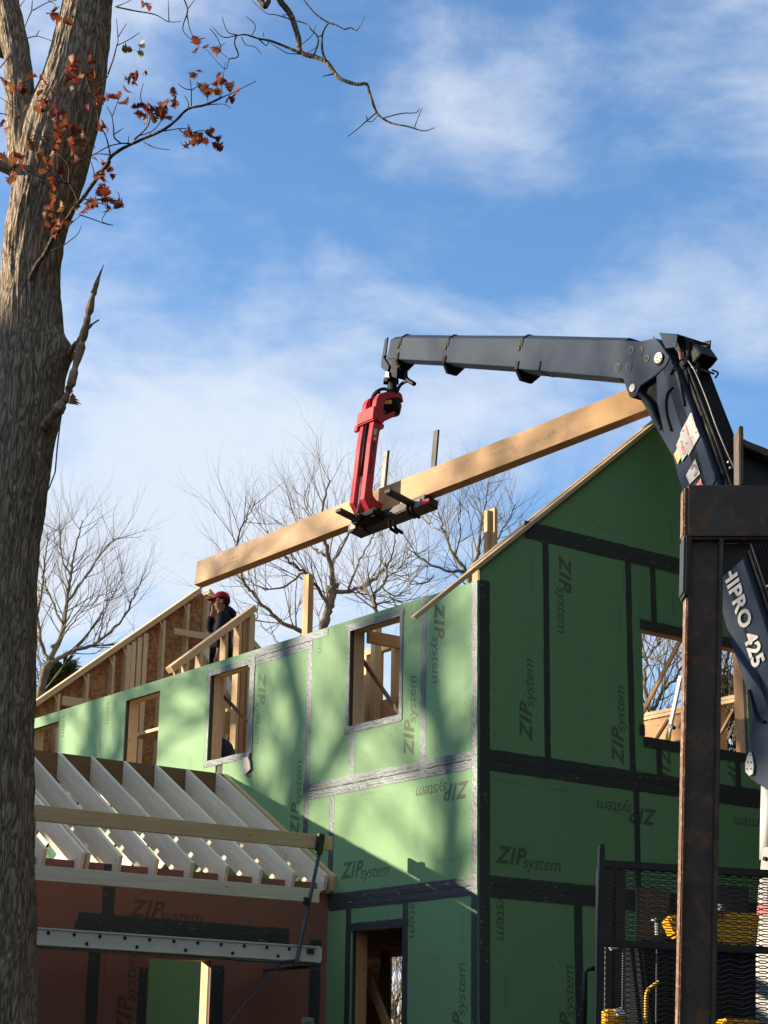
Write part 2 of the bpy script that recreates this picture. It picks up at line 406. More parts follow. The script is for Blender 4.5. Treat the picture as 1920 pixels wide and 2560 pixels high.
def bar_frame(a, b, side=(0, 0, 1)):
    a = Vector(a); x = (Vector(b)-a).normalized(); sd = Vector(side)
    if abs(x.dot(sd.normalized())) > 0.999: sd = x.orthogonal()
    y = sd.cross(x).normalized(); z = x.cross(y); m = Matrix((x, y, z)).transposed().to_4x4(); m.translation = a; return m
_boards = {}
def board(name, a, b, w, t, mat, parent=None, side=(0, 0, 1), bev=0.003):
    """timber from a to b (world); t = size along 'side', w = size across; grain runs along its X"""
    a = Vector(a); b = Vector(b); L = (b-a).length; key = (round(L, 3), w, t, mat)
    if key not in _boards:
        mb = MB().box(0, L, -w/2, w/2, -t/2, t/2); me = mesh(name, mb.v, mb.f, mat)
        if bev:
            bm = bmesh.new(); bm.from_mesh(me); bmesh.ops.bevel(bm, geom=bm.edges[:], offset=bev, segments=1, affect='EDGES'); bmesh.ops.recalc_face_normals(bm, faces=bm.faces); bm.to_mesh(me); bm.free()
        _boards[key] = me
    return put(name, _boards[key], parent, bar_frame(a, b, side))
def hb(name, a, b, w, t, mat, parent, side=None):       # board given in house coordinates (u, v, z)
    s = (0, 0, 1) if side is None else tuple(H(*side)-HC)
    return board(name, H(*a), H(*b), w, t, mat, parent, s)
def text_mesh(name, body, size, mat, shear=0.0, offset=0.0, spacing=1.0):
    cu = bpy.data.curves.new(name, 'FONT'); cu.body = body; cu.size = size; cu.shear = shear; cu.offset = offset; cu.space_character = spacing; cu.resolution_u = 3
    ob = bpy.data.objects.new(name, cu); COL.objects.link(ob); dg = bpy.context.evaluated_depsgraph_get(); dg.update()
    me = bpy.data.meshes.new_from_object(ob.evaluated_get(dg)); bpy.data.objects.remove(ob); bpy.data.curves.remove(cu)
    me.materials.clear(); me.materials.append(MATS[mat]); return me

rng = random.Random(7)

# ================================================================== SETTING
gb = MB(); N = 24
gv = []; gf = []
for i in range(N+1):
    for j in range(N+1):
        x = -900+1800*i/N; y = -900+1800*j/N
        gv.append((x, y, 0.0))
for i in range(N):
    for j in range(N): gf.append((i*(N+1)+j, (i+1)*(N+1)+j, (i+1)*(N+1)+j+1, i*(N+1)+j+1))
tag(put('ground', mesh('ground', gv, gf, 'ground_leaf_litter')), kind='structure')

# ================================================================== HOUSE
house = empty('house', Matrix.Translation(Vector(HC)) @ Matrix.Rotation(HANG, 4, 'Z'),
              'two-storey timber-framed house under construction, wrapped in green sheathing panels', 'house')
# frames: x to the right seen from outside, y inwards, z up
M_SIDE = frame(HC, -HU, y=HV); M_GABLE = frame(HC, HV, y=HU)
WALL_T = 0.012
def grid_panel(x0, x1, z0, z1, holes, y0, y1):
    xs = sorted({x0, x1, *[min(max(h, x0), x1) for q in holes for h in q[:2]]}); zs = sorted({z0, z1, *[min(max(h, z0), z1) for q in holes for h in q[2:]]})
    bm = bmesh.new(); V = {}
    def gvx(x, z):
        if (x, z) not in V: V[(x, z)] = bm.verts.new((x, y0, z))
        return V[(x, z)]
    for i in range(len(xs)-1):
        for j in range(len(zs)-1):
            cx, cz = (xs[i]+xs[i+1])/2, (zs[j]+zs[j+1])/2
            if any(h[0] < cx < h[1] and h[2] < cz < h[3] for h in holes): continue
            bm.faces.new([gvx(xs[i], zs[j]), gvx(xs[i+1], zs[j]), gvx(xs[i+1], zs[j+1]), gvx(xs[i], zs[j+1])])
    r = bmesh.ops.extrude_face_region(bm, geom=bm.faces[:])
    for e in r['geom']:
        if isinstance(e, bmesh.types.BMVert): e.co.y = y1
    bmesh.ops.recalc_face_normals(bm, faces=bm.faces); return bm
def bm_put(bm, name, mat, parent, m):
    me = bpy.data.meshes.new(name); bm.to_mesh(me); bm.free(); me.materials.append(MATS[mat]); return put(name, me, parent, m)
def panel(parent, m, x0, x1, z0, z1, holes=(), mat='zip_green', gap=0.002, lift=0.0):
    return bm_put(grid_panel(x0+gap, x1-gap, z0+gap, z1-gap, holes, -WALL_T-lift, -lift-0.0005), 'sheathing_panel', mat, parent, m)
def poly_panel(parent, m, poly, mat='zip_green', y0=-WALL_T, y1=-0.0005, name='sheathing_panel'):
    return MB().prism(poly, y0, y1).build(name, mat, parent, m)
def tape(parent, m, x0, z0, x1, z1, w=0.092, lift=0.0015, seed=0, name='seam_tape'):
    r = random.Random(seed*7.13+x0*31+z0*17); L = math.hypot(x1-x0, z1-z0); n = max(6, int(L/0.035)); k = 6
    dx, dz = (x1-x0)/L, (z1-z0)/L; nx, nz = -dz, dx; off = Vector((r.random()*50, r.random()*50, 0)); vv = []; ff = []
    for i in range(n+1):
        t = L*i/n
        for j in range(k+1):
            c = (j/k-0.5)*w
            if j in (0, k): c += 0.006*(mnoise.noise(off+Vector((t*9, j*3, 0))))
            y = -WALL_T-lift-0.0035*abs(mnoise.noise(off+Vector((t*16, c*26, 4))))*(1 if 0 < j < k else 0.25)
            if j == k//2: y -= 0.0022*abs(mnoise.noise(off+Vector((t*5, 0, 9))))
            vv.append((x0+dx*t+nx*c, y, z0+dz*t+nz*c))
    for i in range(n):
        for j in range(k): a = i*(k+1)+j; ff.append((a, a+k+1, a+k+2, a+1))
    return MB().add(vv, ff).build(name, 'seam_tape', parent, m, smooth=False)
_zip = {}
def zip_logo(part='all', mat='ink'):
    if (part, mat) in _zip: return _zip[(part, mat)]
    a = text_mesh('t', 'ZIP', 0.225, mat, 0.30, 0.0085, 1.16); b = text_mesh('t', 'system', 0.185, mat, 0.25, 0.0012, 0.95)
    xs = [v.co.x for v in a.vertices]; w = max(xs)-min(xs); bx = [v.co.x for v in b.vertices]; bw = max(bx)-min(bx)
    vv = []; ff = []
    if part in ('all', 'ZIP'):
        vv += [((v.co.x-min(xs))*0.41/w, v.co.y+0.03, 0) for v in a.vertices]; ff += [tuple(p.vertices) for p in a.polygons]
    base = len(vv)
    if part in ('all', 'system'):
        vv += [((v.co.x-min(bx))*0.50/bw+0.355, v.co.y, 0) for v in b.vertices]; ff += [tuple(i+base for i in p.vertices) for p in b.polygons]
    _zip[(part, mat)] = mesh('lettering', vv, ff, mat); return _zip[(part, mat)]
def logo(parent, m, x, z, ang=0, part='all', mat='ink', scale=1.0, lift=0.0006):
    """lower-left start of the print at wall point (x, z), turned by ang degrees (counter-clockwise)"""
    mm = m @ Matrix.Translation((x, -WALL_T-lift, z)) @ Matrix.Rotation(R(-ang), 4, 'Y') @ Matrix.Rotation(R(90), 4, 'X') @ Matrix.Scale(scale, 4)
    return put('lettering', zip_logo(part, mat), parent, mm)
_small = {}
def small(parent, m, x, z, ang, txt='R-SHEATHING', size=0.05, mat='ink_faint', lift=0.0006):
    if (txt, size, mat) not in _small: _small[(txt, size, mat)] = text_mesh('small_print', txt, size, mat)
    mm = m @ Matrix.Translation((x, -WALL_T-lift, z)) @ Matrix.Rotation(R(-ang), 4, 'Y') @ Matrix.Rotation(R(90), 4, 'X')
    return put('small_print', _small[(txt, size, mat)], parent, mm)

# ---- side wall (sunlit, plane v = 0); x = -u
WIN = [(-2.18, -1.27, 5.30, 6.375), (-5.06, -4.17, 5.285, 6.345), (-7.13, -6.26, 4.72, 6.345), (-9.82, -9.0, 4.72, 6.345)]
DOOR = (-2.03, -1.17, 0.35, 3.16)
TOPZ, LEN = 6.49, 10.42
side_bm = grid_panel(-LEN, -0.0, 0.3, 6.46, WIN+[DOOR], 0.0, 0.045)
side_wall = bm_put(side_bm, 'side_wall', 'foam_board', house, M_SIDE)
tag(side_wall, 'sunlit long wall with four window openings and taped seams')
S = (side_wall, M_SIDE)
for (x0, x1, z0, z1) in ((-0.87, 0, 4.69, TOPZ), (-2.10, -0.87, 4.69, TOPZ), (-2.94, -2.10, 4.69, TOPZ)): panel(*S, x0, x1, z0, z1, WIN)
panel(*S, -5.14, -2.94, 6.36, TOPZ, WIN)
xs = [-2.94, -4.16, -5.14, -6.55, -7.77, -8.99, -LEN]
for i in range(6): panel(*S, xs[i+1], xs[i], 4.08, 6.36 if i < 2 else TOPZ, WIN+([(-4.86, -4.70, 4.9, 5.22)] if i == 1 else []))
for i in range(6): panel(*S, xs[i+1], xs[i], 0.45, 4.08, [])
panel(*S, -2.47, 0, 3.47, 4.69); panel(*S, -2.94, -2.47, 3.47, 4.69)
panel(*S, -1.17, 0, 0.45, 3.47, [DOOR]); panel(*S, -2.03, -1.17, 3.16, 3.47, [DOOR]); panel(*S, -2.94, -2.03, 0.45, 3.47, [DOOR])
tapes = [(-2.94, 4.62, -2.94, 6.34), (-0.87, 4.66, -0.87, 6.50), (-2.10, 4.70, -2.10, 5.28), (-2.45, 3.40, -2.45, 4.66), (-2.94, 3.2, -2.94, 4.70), (-2.10, 3.38, -2.10, 0.6), (-1.13, 0.6, -1.13, 3.42)]
for i, t_ in enumerate(tapes): tape(*S, *t_, seed=i)
def joint(par, m, x0, x1, z): MB().box(x0, x1, -WALL_T-0.0012, -WALL_T+0.001, z-0.012, z+0.012).build('joint_strip', 'foam_board', par, m)
joint(*S, -3.0, -0.1, 4.69); joint(*S, -2.4, -0.1, 3.47); joint(*S, -4.2, -2.95, 6.39)
tape(*S, -3.0, 4.737, -0.0, 4.738, 0.085, 0.0045, 21); tape(*S, -3.0, 4.642, -0.0, 4.643, 0.085, 0.003, 22)
tape(*S, -2.45, 3.516, -0.0, 3.518, 0.085, 0.0045, 23); tape(*S, -2.45, 3.422, -0.0, 3.423, 0.085, 0.003, 24)
tape(*S, -4.30, 6.437, -2.60, 6.437, 0.085, 0.0045, 25); tape(*S, -4.22, 6.343, -2.90, 6.343, 0.085, 0.003, 26)
tape(*S, -0.045, 0.5, -0.045, 6.50, 0.09, 0.006, 27)
tape(*S, -2.12, 3.19, -1.08, 3.19, 0.085, 0.0045, 28)
for (x0, x1, z0, z1), full in ((WIN[0], True), (WIN[1], True)):
    tape(*S, x0-0.07, z1+0.025, x1+0.06, z1+0.025, 0.075, 0.007, 31); tape(*S, x0-0.07, z0-0.025, x1+0.03, z0-0.025, 0.075, 0.006, 32)
    tape(*S, x0-0.015, z0-0.06, x0-0.015, z1+0.05, 0.05, 0.0075, 33)
    tape(*S, x1+(0.02 if x1 > -2 else 0.05), z0-(0.05 if x1 > -2 else 0.28), x1+(0.02 if x1 > -2 else 0.05), z1+0.06, 0.05 if x1 > -2 else 0.10, 0.0085, 34)
# prints: (pixel of the print's start, angle, part)
for px, py, a, part, mt in ((1040, 1893, 90, 'all', 'ink'), (1085, 1507, -90, 'all', 'ink'), (1176, 1945, 180, 'all', 'ink'), (853, 2204, 0, 'all', 'ink'),
                            (752, 2095, 90, 'all', 'ink'), (645, 1680, -90, 'all', 'ink_faint'), (800, 1505, -90, 'system', 'ink_faint'), (1027, 2130, -90, 'system', 'ink'),
                            (1165, 2640, 90, 'all', 'ink'), (165, 1695, -90, 'system', 'ink'), (275, 1655, -90, 'system', 'ink')):
    u, z = on_v(px, py)
    if part == 'system' and px < 400: z = 6.47+0.37+0.28; 
    if px < 400 or px == 800:
        # only the word's tail shows: the start lies above the plate, so print the tail letters
        me = text_mesh('lettering', 'stem' if px != 800 else 'em', 0.165, mt, 0.25, 0.0005, 0.95)
        mm = M_SIDE @ Matrix.Translation((-u, -WALL_T-0.0006, 6.42)) @ Matrix.Rotation(R(90), 4, 'Y') @ Matrix.Rotation(R(90), 4, 'X')
        put('lettering', me, side_wall, mm); continue
    logo(*S, -u, z, a, part, mt)
for px, py, a in ((768, 1800, 90), (948, 1975, 180), (478, 1960, 90), (1034, 1540, 90), (1095, 1880, 90), (1160, 2370, 90)):
    u, z = on_v(px, py); small(*S, -u, z, a)
u, z = on_v(1165, 2150); small(*S, -u-0.45, z, 0, 'ROOF + WALL', 0.05)
# framing behind the sheathing: jambs, headers, studs, plates
def fr_hole(parent, frm, x0, x1, z0, z1, wood='pine', d0=0.045, d1=0.185):
    t = 0.038; yc = (d0+d1)/2; w = d1-d0
    def p(x, z): return frm @ Vector((x, yc, z))
    sd = (frm.to_3x3() @ Vector((1, 0, 0)))
    for xx in (x0-t/2+0.002, x1+t/2-0.002): board('jamb', p(xx, z0-0.30), p(xx, z1+0.04), w, t, wood, parent, sd)
    board('sill_plate', p(x0, z0-t/2+0.001), p(x1, z0-t/2+0.001), w, t, wood, parent)
    board('header', p(x0, z1+t/2-0.001), p(x1, z1+t/2-0.001), w, t, wood, parent)
for w_ in WIN: fr_hole(side_wall, M_SIDE, *w_)
fr_hole(side_wall, M_SIDE, -2.03, -1.17, 0.38, 3.16, 'fir')
for u in np.arange(0.25, LEN, 0.4064):
    if any(-h[1]-0.06 < u < -h[0]+0.06 for h in WIN): continue
    hb('stud', (u, 0.115, 3.9), (u, 0.115, 6.38), 0.14, 0.038, 'pine', side_wall, (1, 0, 0))
hb('top_plate', (0.02, 0.115, 6.435), (LEN, 0.115, 6.435), 0.14, 0.075, 'pine', side_wall)
hb('stud', (4.78, 0.03, 4.86), (4.78, 0.03, 5.26), 0.05, 0.15, 'fir', side_wall, (1, 0, 0))

# ---- gable wall (shaded, plane u = 0); x = v
RISE, Z0R, RIDGE_V = 0.822, 6.63, 3.0
def rake(v): return Z0R + RISE*(v if v <= RIDGE_V else 2*RIDGE_V-v)
GW = (2.25, 3.86, 5.165, 6.355)
GV1 = 6.0
gable_wall = bm_put(grid_panel(0.046, GV1, 0.3, 6.62, [GW], 0.0, 0.045), 'gable_wall', 'foam_board', house, M_GABLE)
tag(gable_wall, 'shaded end wall rising to a point, with one wide window opening')
G = (gable_wall, M_GABLE)
g = 0.003
poly_panel(*G, [(0.62+0.0, 7.14+g), (5.38, 7.14+g), (RIDGE_V, rake(RIDGE_V))])
MB().prism([(0.05, 6.63), (5.95, 6.63), (3.0, 9.05)], 0.0, 0.045).build('foam_layer', 'foam_board', gable_wall, M_GABLE)
poly_panel(*G, [(0.0, 4.69+g), (0.88-g, 4.69+g), (0.88-g, 7.14-g), (0.615, 7.14-g), (0.0, 6.63)])
for x0, x1 in ((0.88, 2.05), (2.05, 2.44), (3.66, 4.88)): panel(*G, x0, x1, 4.69, 7.14, [GW])
panel(*G, 2.44, 3.66, 4.69, GW[2]); panel(*G, 2.44, 3.66, GW[3], 7.14)
poly_panel(*G, [(4.88+g, 4.69+g), (6.0, 4.69+g), (6.0, 6.63), (5.385, 7.14-g), (4.88+g, 7.14-g)])
for x0, x1 in ((0, 2.11), (2.11, 4.55), (4.55, 6.0)): panel(*G, x0, x1, 3.47, 4.69)
for x0, x1 in ((0, 1.24), (1.24, 2.46), (2.46, 3.68), (3.68, 4.9), (4.9, 6.0)): panel(*G, x0, x1, 0.45, 3.47)
for i, t_ in enumerate(((0.89, 4.66, 0.89, 7.12), (2.07, 4.66, 2.07, 7.10), (2.44, 6.40, 2.44, 7.12), (2.46, 4.74, 2.46, 5.12), (3.66, 4.70, 3.66, 5.12), (3.66, 6.40, 3.66, 7.1), (2.11, 3.5, 2.11, 4.63), (1.27, 0.6, 1.27, 3.40), (4.55, 3.5, 4.55, 4.6))):
    tape(*G, *t_, w=0.084 if i != 7 else 0.11, seed=40+i)
joint(*G, 0.15, 5.9, 4.695); joint(*G, 0.15, 5.9, 3.472)
tape(*G, 0.60, 7.185, 5.3, 7.185, 0.10, 0.0045, 51); tape(*G, 0.60, 7.10, 5.3, 7.10, 0.10, 0.003, 52)
tape(*G, 0.0, 4.750, 6.0, 4.750, 0.10, 0.0045, 53); tape(*G, 0.0, 4.641, 6.0, 4.641, 0.10, 0.003, 54)
tape(*G, 0.0, 3.527, 6.0, 3.527, 0.10, 0.0045, 55); tape(*G, 0.0, 3.418, 6.0, 3.418, 0.10, 0.003, 56)
tape(*G, 0.062, 0.5, 0.062, 6.50, 0.135, 0.006, 57)
tape(*G, GW[0]-0.03, GW[3]+0.04, GW[1]+0.05, GW[3]+0.04, 0.11, 0.007, 58); tape(*G, GW[0]-0.02, GW[2]-0.04, GW[1]+0.05, GW[2]-0.04, 0.11, 0.007, 59)
tape(*G, GW[0]-0.035, GW[2]+0.02, GW[0]-0.035, GW[2]+0.14, 0.08, 0.008, 60)
for px, py, a, part in ((1391, 1383, -90, 'all'), (1333, 1858, 90, 'all'), (1562, 1918, 90, 'all'), (1235, 2163, 0, 'all'), (1640, 2020, 180, 'all'), (1965, 2060, 180, 'all'), (1240, 2125, -90, 'system'), (1434, 2640, 90, 'all'), (1640, 1862, -90, 'ZIP'), (1812, 1868, -90, 'ZIP')):
    v, z = on_u(px, py); logo(*G, v, z, a, part, 'ink', lift=0.0006)
for px, py, a in ((1323, 1400, -90), (1550, 1580, 90), (1672, 1300, -90), (1677, 1480, -90), (1243, 1955, 0), (1370, 1975, 0), (1420, 2290, 90), (1260, 2430, -90), (1560, 1480, 90), (1480, 1310, -14)):
    v, z = on_u(px, py); small(*G, v, z, a)
fr_hole(gable_wall, M_GABLE, *GW, wood='fir')
# rake boards: a doubled fly rafter whose tail hangs past the corner
def rk(v, dz=0.0): return (v, rake(v)+dz)
dirv = np.array([1, RISE])/math.hypot(1, RISE)
for k, (yo, th, t0, mt) in enumerate(((-0.02, 0.05, -0.84, 'pine'), (0.03, 0.05, -0.02, 'pine'))):
    a = M_GABLE @ Vector((t0, yo, rake(t0)-0.012-0.0*k)); b = M_GABLE @ Vector((RIDGE_V, yo, rake(RIDGE_V)-0.012))
    if k == 0: a = M_GABLE @ Vector((t0, yo, Z0R+RISE*t0+0.022)); b = M_GABLE @ Vector((RIDGE_V, yo, rake(3)+0.022))
    else: a = M_GABLE @ Vector((t0, 0.09, Z0R+RISE*t0+0.022)); b = M_GABLE @ Vector((RIDGE_V, 0.09, rake(3)+0.022))
    board('rake_board', a, b, 0.07, 0.042, mt, gable_wall, (0, 0, 1))
    a2 = M_GABLE @ Vector((2*RIDGE_V-t0, yo if k == 0 else 0.09, Z0R+RISE*t0+0.022)); board('rake_board', a2, b, 0.07, 0.042, mt, gable_wall, (0, 0, 1))
hb('corner_block', (0.05, 0.06, 6.46), (0.05, 0.06, 6.66), 0.13, 0.10, 'fir', gable_wall, (1, 0, 0))
hb('corner_block', (0.03, 0.11, 6.50), (0.03, 0.11, 6.72), 0.05, 0.04, 'pine', gable_wall, (1, 0, 0))
for v in np.arange(0.2, 5.9, 0.4064):
    if GW[0]-0.05 < v < GW[1]+0.05: continue
    hb('stud', (0.115, v, 3.9), (0.115, v, min(rake(v)-0.12, 9)), 0.14, 0.038, 'pine', gable_wall, (0, 1, 0))

# ---- far gable: studs in front of strand board, seen from inside
FU = 10.42
far_gable = MB().prism([(0.0, 3.9), (6.0, 3.9), (6.0, 6.55), (3.02, 6.55+0.807*2.98), (2.98, 6.55+0.807*2.98), (0.0, 6.55)], 0.0, 0.012).build('strand_board_wall', 'osb', house, frame(H(FU, 0, 0), HV, y=HU))
tag(far_gable, 'far end wall of brown strand board behind pale studs')
def frake(v): return 6.56 + 0.807*(v if v <= RIDGE_V else 2*RIDGE_V-v)
for v in (0.06, 0.62, 1.07, 1.48, 1.72, 1.80, 1.90, 2.00, 2.31, 2.72, 3.07, 3.5, 3.9, 4.3, 4.7, 5.1, 5.5, 5.94):
    hb('stud', (FU-0.07, v, 3.9), (FU-0.07, v, frake(v)-0.05), 0.14, 0.038 if v not in (1.72, 1.80, 1.90, 2.0) else 0.075, 'pine', far_gable, (0, 1, 0))
for s_ in (1, -1):
    for k in range(2):
        def fv(v): return v if s_ == 1 else 2*RIDGE_V-v
        hb('rake_plate', (FU-0.07, fv(-0.06), 6.56-0.807*0.06+0.02+k*0.048), (FU-0.07, fv(2.93), 6.56+0.807*2.93+0.02+k*0.048), 0.15, 0.038, 'pine', far_gable)
for a_, b_ in (((152, 1752), (222, 1771)), ((222, 1771), (290, 1778))):
    (v0, z0), (v1, z1) = on_u(*a_, FU-0.08), on_u(*b_, FU-0.08); hb('blocking', (FU-0.08, v0, z0), (FU-0.08, v1, z0), 0.10, 0.14, 'pine', far_gable)
(v0, z0), (v1, z1) = on_u(436, 1578, FU-0.18), on_u(540, 1592, FU-0.18); hb('brace', (FU-0.18, v0, z0), (FU-0.18, v1+0.3, z1-0.02), 0.038, 0.10, 'pine', far_gable)
(v0, z0), (v1, z1) = on_u(505, 1610, FU-0.25), on_u(620, 1790, FU-0.25); hb('brace', (FU-0.25, v0, z0), (FU-0.25, v1, z1), 0.038, 0.15, 'pine_pale', far_gable)

# ---- inner sloped stud wall at u = 6 (half gable)
RU = 6.0
rw = hb('sloped_plate', (RU, -0.04, 6.56), (RU, 1.17, 6.56+0.818*1.21), 0.14, 0.085, 'pine', house)
tag(rw, 'sloping stud wall standing inside, its tall end to the right')
for v in (0.07, 0.18, 0.38, 0.74, 0.94, 1.34-0.22):
    hb('stud', (RU, v, 3.9), (RU, v, 6.56+0.818*(v+0.04)-0.05), 0.14, 0.038 if v < 1 else 0.075, 'pine', rw, (0, 1, 0))
hb('stud', (RU+0.02, 1.02, 3.9), (RU+0.02, 1.02, 7.38), 0.14, 0.07, 'fir', rw, (0, 1, 0))
for z in (5.62, 5.22): hb('blocking', (RU-0.02, 0.40, z), (RU-0.02, 0.92, z), 0.10, 0.09, 'pine', rw)
# ---- diagonal braces and inner frame seen through the windows
def inner(name, a, b, w, t, mt='pine', side=None): return hb(name, a, b, w, t, mt, house, side)
(u0, z0), (u1, z1) = on_v(540, 1728, 0.35), on_v(626, 1806, 0.35); inner('brace', (u0+0.3, 0.35, z0+0.25), (u1-0.15, 0.35, z1-0.13), 0.02, 0.045, 'dark_ledger')
(u0, z0), (u1, z1) = on_v(911, 1663, 0.35), on_v(1003, 1782, 0.35); inner('brace', (u0+0.1, 0.35, z0+0.13), (u1-0.12, 0.35, z1-0.16), 0.02, 0.05, 'dark_ledger')
iw = inner('inner_plate', (2.2, 1.0, 6.455), (3.25, 1.0, 6.455), 0.09, 0.08)
for u in (2.30, 2.70, 3.0, 3.22): hb('stud', (u, 1.0, 3.9), (u, 1.0, 6.42), 0.09, 0.045, 'pine', iw, (1, 0, 0))
hb('post', (2.80, 0.8, 3.9), (2.80, 0.8, 6.70), 0.09, 0.09, 'pine', iw, (1, 0, 0))
hb('joist', (2.15, 0.2, 6.33), (2.15, 2.4, 6.33), 0.04, 0.14, 'fir', iw)
hb('header', (2.2, 1.02, 5.75), (3.2, 1.02, 5.75), 0.04, 0.20, 'fir', iw)
# ---- back wall (v = 6)
bw = MB().box(0, LEN, -0.02, 0, 3.9, 5.25).build('strand_board_wall', 'osb', house, frame(H(0, 6.0, 0), HU, y=-HV))
for k in range(2): hb('top_plate', (0.1, 5.95, 6.36+k*0.05), (LEN, 5.95, 6.36+k*0.05), 0.14, 0.045, 'pine', bw)
for u in np.arange(0.3, LEN, 0.4064): hb('stud', (u, 5.95, 3.9), (u, 5.95, 6.33), 0.14, 0.038, 'pine' if int(u*10) % 3 else 'fir', bw, (1, 0, 0))
hb('header', (2.9, 5.9, 6.15), (4.3, 5.9, 6.15), 0.05, 0.34, 'fir', bw); 
(u0, z0), (u1, z1) = on_v(1612, 1765, 5.5), on_v(1706, 1606, 5.5); inner('brace', (u0+.1, 5.5, z0-.15), (u1-0.15, 5.5, z1+0.25), 0.03, 0.06, 'fir')
(u0, z0), (u1, z1) = on_v(1630, 1845, 5.4), on_v(1670, 1800, 5.4); hb('brace', (u0, 5.4, z0-.1), (u1, 5.4, z1), 0.03, 0.04, 'dark_ledger', bw)
(u0, z0), (u1, z1) = on_v(1800, 1815, 5.4), on_v(1835, 1772, 5.4); hb('brace', (u0, 5.4, z0-.1), (u1, 5.4, z1), 0.03, 0.04, 'dark_ledger', bw)
# lower storey back wall, floor deck
hb('floor_deck', (0.2, 3.0, 3.80), (10.3, 3.0, 3.80), 5.6, 0.05, 'pine', house)
for v in np.arange(0.5, 5.9, 0.4064): hb('floor_joist', (0.25, v, 3.63), (10.3, v, 3.63), 0.05, 0.28, 'pine', house)
lw = MB()
for u in np.arange(0.3, LEN, 0.61): hb('stud', (u, 5.95, 0.4), (u, 5.95, 3.4), 0.14, 0.045, 'fir', bw, (1, 0, 0))
up_ = on_v(962, 2450, 2.4)[0]; hb('post', (up_, 2.4, 0.4), (up_, 2.4, 3.2), 0.09, 0.09, 'pine_pale', house, (1, 0, 0))
(ua, za), (ub, zb_) = on_v(900, 2405, 0.5), on_v(985, 2570, 0.5); hb('brace', (ua+0.1, 0.5, za+0.18), (ub-0.3, 0.5, zb_-0.55), 0.04, 0.10, 'fir', house)
ua = on_v(1012, 2400, 6.0)[0]; ub = on_v(978, 2400, 6.0)[0]
for u0_, u1_ in ((0.0, ua), (ub, LEN)): MB().box(u0_, u1_, -0.02, 0, 0.4, 3.74).build('strand_board_wall', 'osb', house, frame(H(0, 6.0, 0), HU, y=-HV))
MB().box(0.05, 5.95, 0, 0.012, 0.4, 3.88).build('strand_board_wall', 'osb', house, frame(H(FU, 0, 0), HV, y=HU))  # unseen far-end wall added to keep low sun out of the interior
# ---- ridge posts
pst = hb('ridge_post', (7.44, 3.0, 3.9), (7.44, 3.0, 8.62), 0.14, 0.092, 'fir', house, (0, 1, 0)); tag(pst, 'tall square post rising behind the sunlit wall')
rp = hb('ridge_post', (3.42, 3.06, 3.9), (3.42, 3.06, 8.66), 0.14, 0.05, 'pine', house, (0, 1, 0)); tag(rp, 'built-up pale post rising behind the slanting boards')
hb('ply', (3.46, 3.005, 3.9), (3.46, 3.005, 8.64), 0.07, 0.055, 'pine', rp, (0, 1, 0))
# folded tape end hanging below the second window
u, z = on_v(622, 1918)
MB().prism([(-0.10, -0.06), (0.0, -0.09), (0.10, -0.04), (0.075, 0.06), (0.02, 0.12), (-0.06, 0.11)], -0.035, -0.02).build('tape_backing', 'paper', side_wall, M_SIDE @ Matrix.Translation((-u, -0.01, z)), bevel=0.004)
tape(*S, -u+0.02, z-0.06, -u+0.02, z+0.16, 0.07, 0.03, 71)

# ================================================================== WING with open rafters
WU = 2.49                                # front face of the brown wall
M_WING = frame(H(WU, 0, 0), HV, y=HU)
WL = 4.9
WDOOR = (-2.14, -1.43, 0.4, 2.80)
WTOP = 3.67
wing_wall = bm_put(grid_panel(-WL, 0.0, 0.3, WTOP-0.05, [WDOOR], 0.0, 0.03), 'wing_wall', 'foam_board', house, M_WING)
tag(wing_wall, 'dark red-brown sheathed wall of the low wing, in shade')
Wg = (wing_wall, M_WING)
for x0, x1 in ((-WL, -3.85), (-3.85, -2.63), (-2.63, -1.41), (-1.41, -0.19), (-0.19, 0.0)):
    panel(*Wg, x0, x1, 0.45, 2.86, [WDOOR], 'zip_brown')
for x0, x1 in ((-WL, -2.63), (-2.63, 0.0)): panel(*Wg, x0, x1, 2.86, WTOP, [], 'zip_brown')
tape(*Wg, -2.63, 2.86, -2.63, WTOP-0.01, 0.14, 0.002, 81); tape(*Wg, -2.75, 0.5, -2.75, 2.82, 0.13, 0.002, 82)
tape(*Wg, -2.95, 3.135, -0.50, 3.12, 0.10, 0.004, 83); tape(*Wg, -2.98, 3.055, -0.50, 3.035, 0.10, 0.003, 84)
tape(*Wg, -0.16, 0.5, -0.16, 3.08, 0.14, 0.002, 85); tape(*Wg, -1.34, 0.5, -1.34, 2.76, 0.14, 0.002, 86); tape(*Wg, -2.2, 0.5, -2.2, 2.7, 0.10, 0.002, 87)
v, z = on_u(318, 2297, WU); logo(*Wg, v, z, 0, 'all', 'ink'); v, z = on_u(330, 2600, WU); logo(*Wg, v, z, 90, 'all', 'ink'); v, z = on_u(80, 2165, WU)
small(*Wg, v+0.2, z, 0, 'R-SHEATHING  ZIP', 0.055)
small(*Wg, -0.5, 1.9, 90, 'R-SHEATHING', 0.055)
fr_hole(wing_wall, M_WING, *WDOOR, d0=0.03, d1=0.17)
hb('jamb', (WU+0.1, -1.41, 0.5), (WU+0.1, -1.41, 2.8), 0.14, 0.05, 'pine', wing_wall, (0, 1, 0))
for k in range(2): hb('top_plate', (WU+0.11, -WL, WTOP-0.02-k*0.045), (WU+0.11, -0.02, WTOP-0.02-k*0.045), 0.14, 0.042, 'pine', wing_wall)
for v in np.arange(-WL+0.1, -0.1, 0.4064):
    if not -2.2 < v < -1.38: hb('stud', (WU+0.11, v, 0.4), (WU+0.11, v, WTOP-0.09), 0.13, 0.038, 'pine', wing_wall, (0, 1, 0))
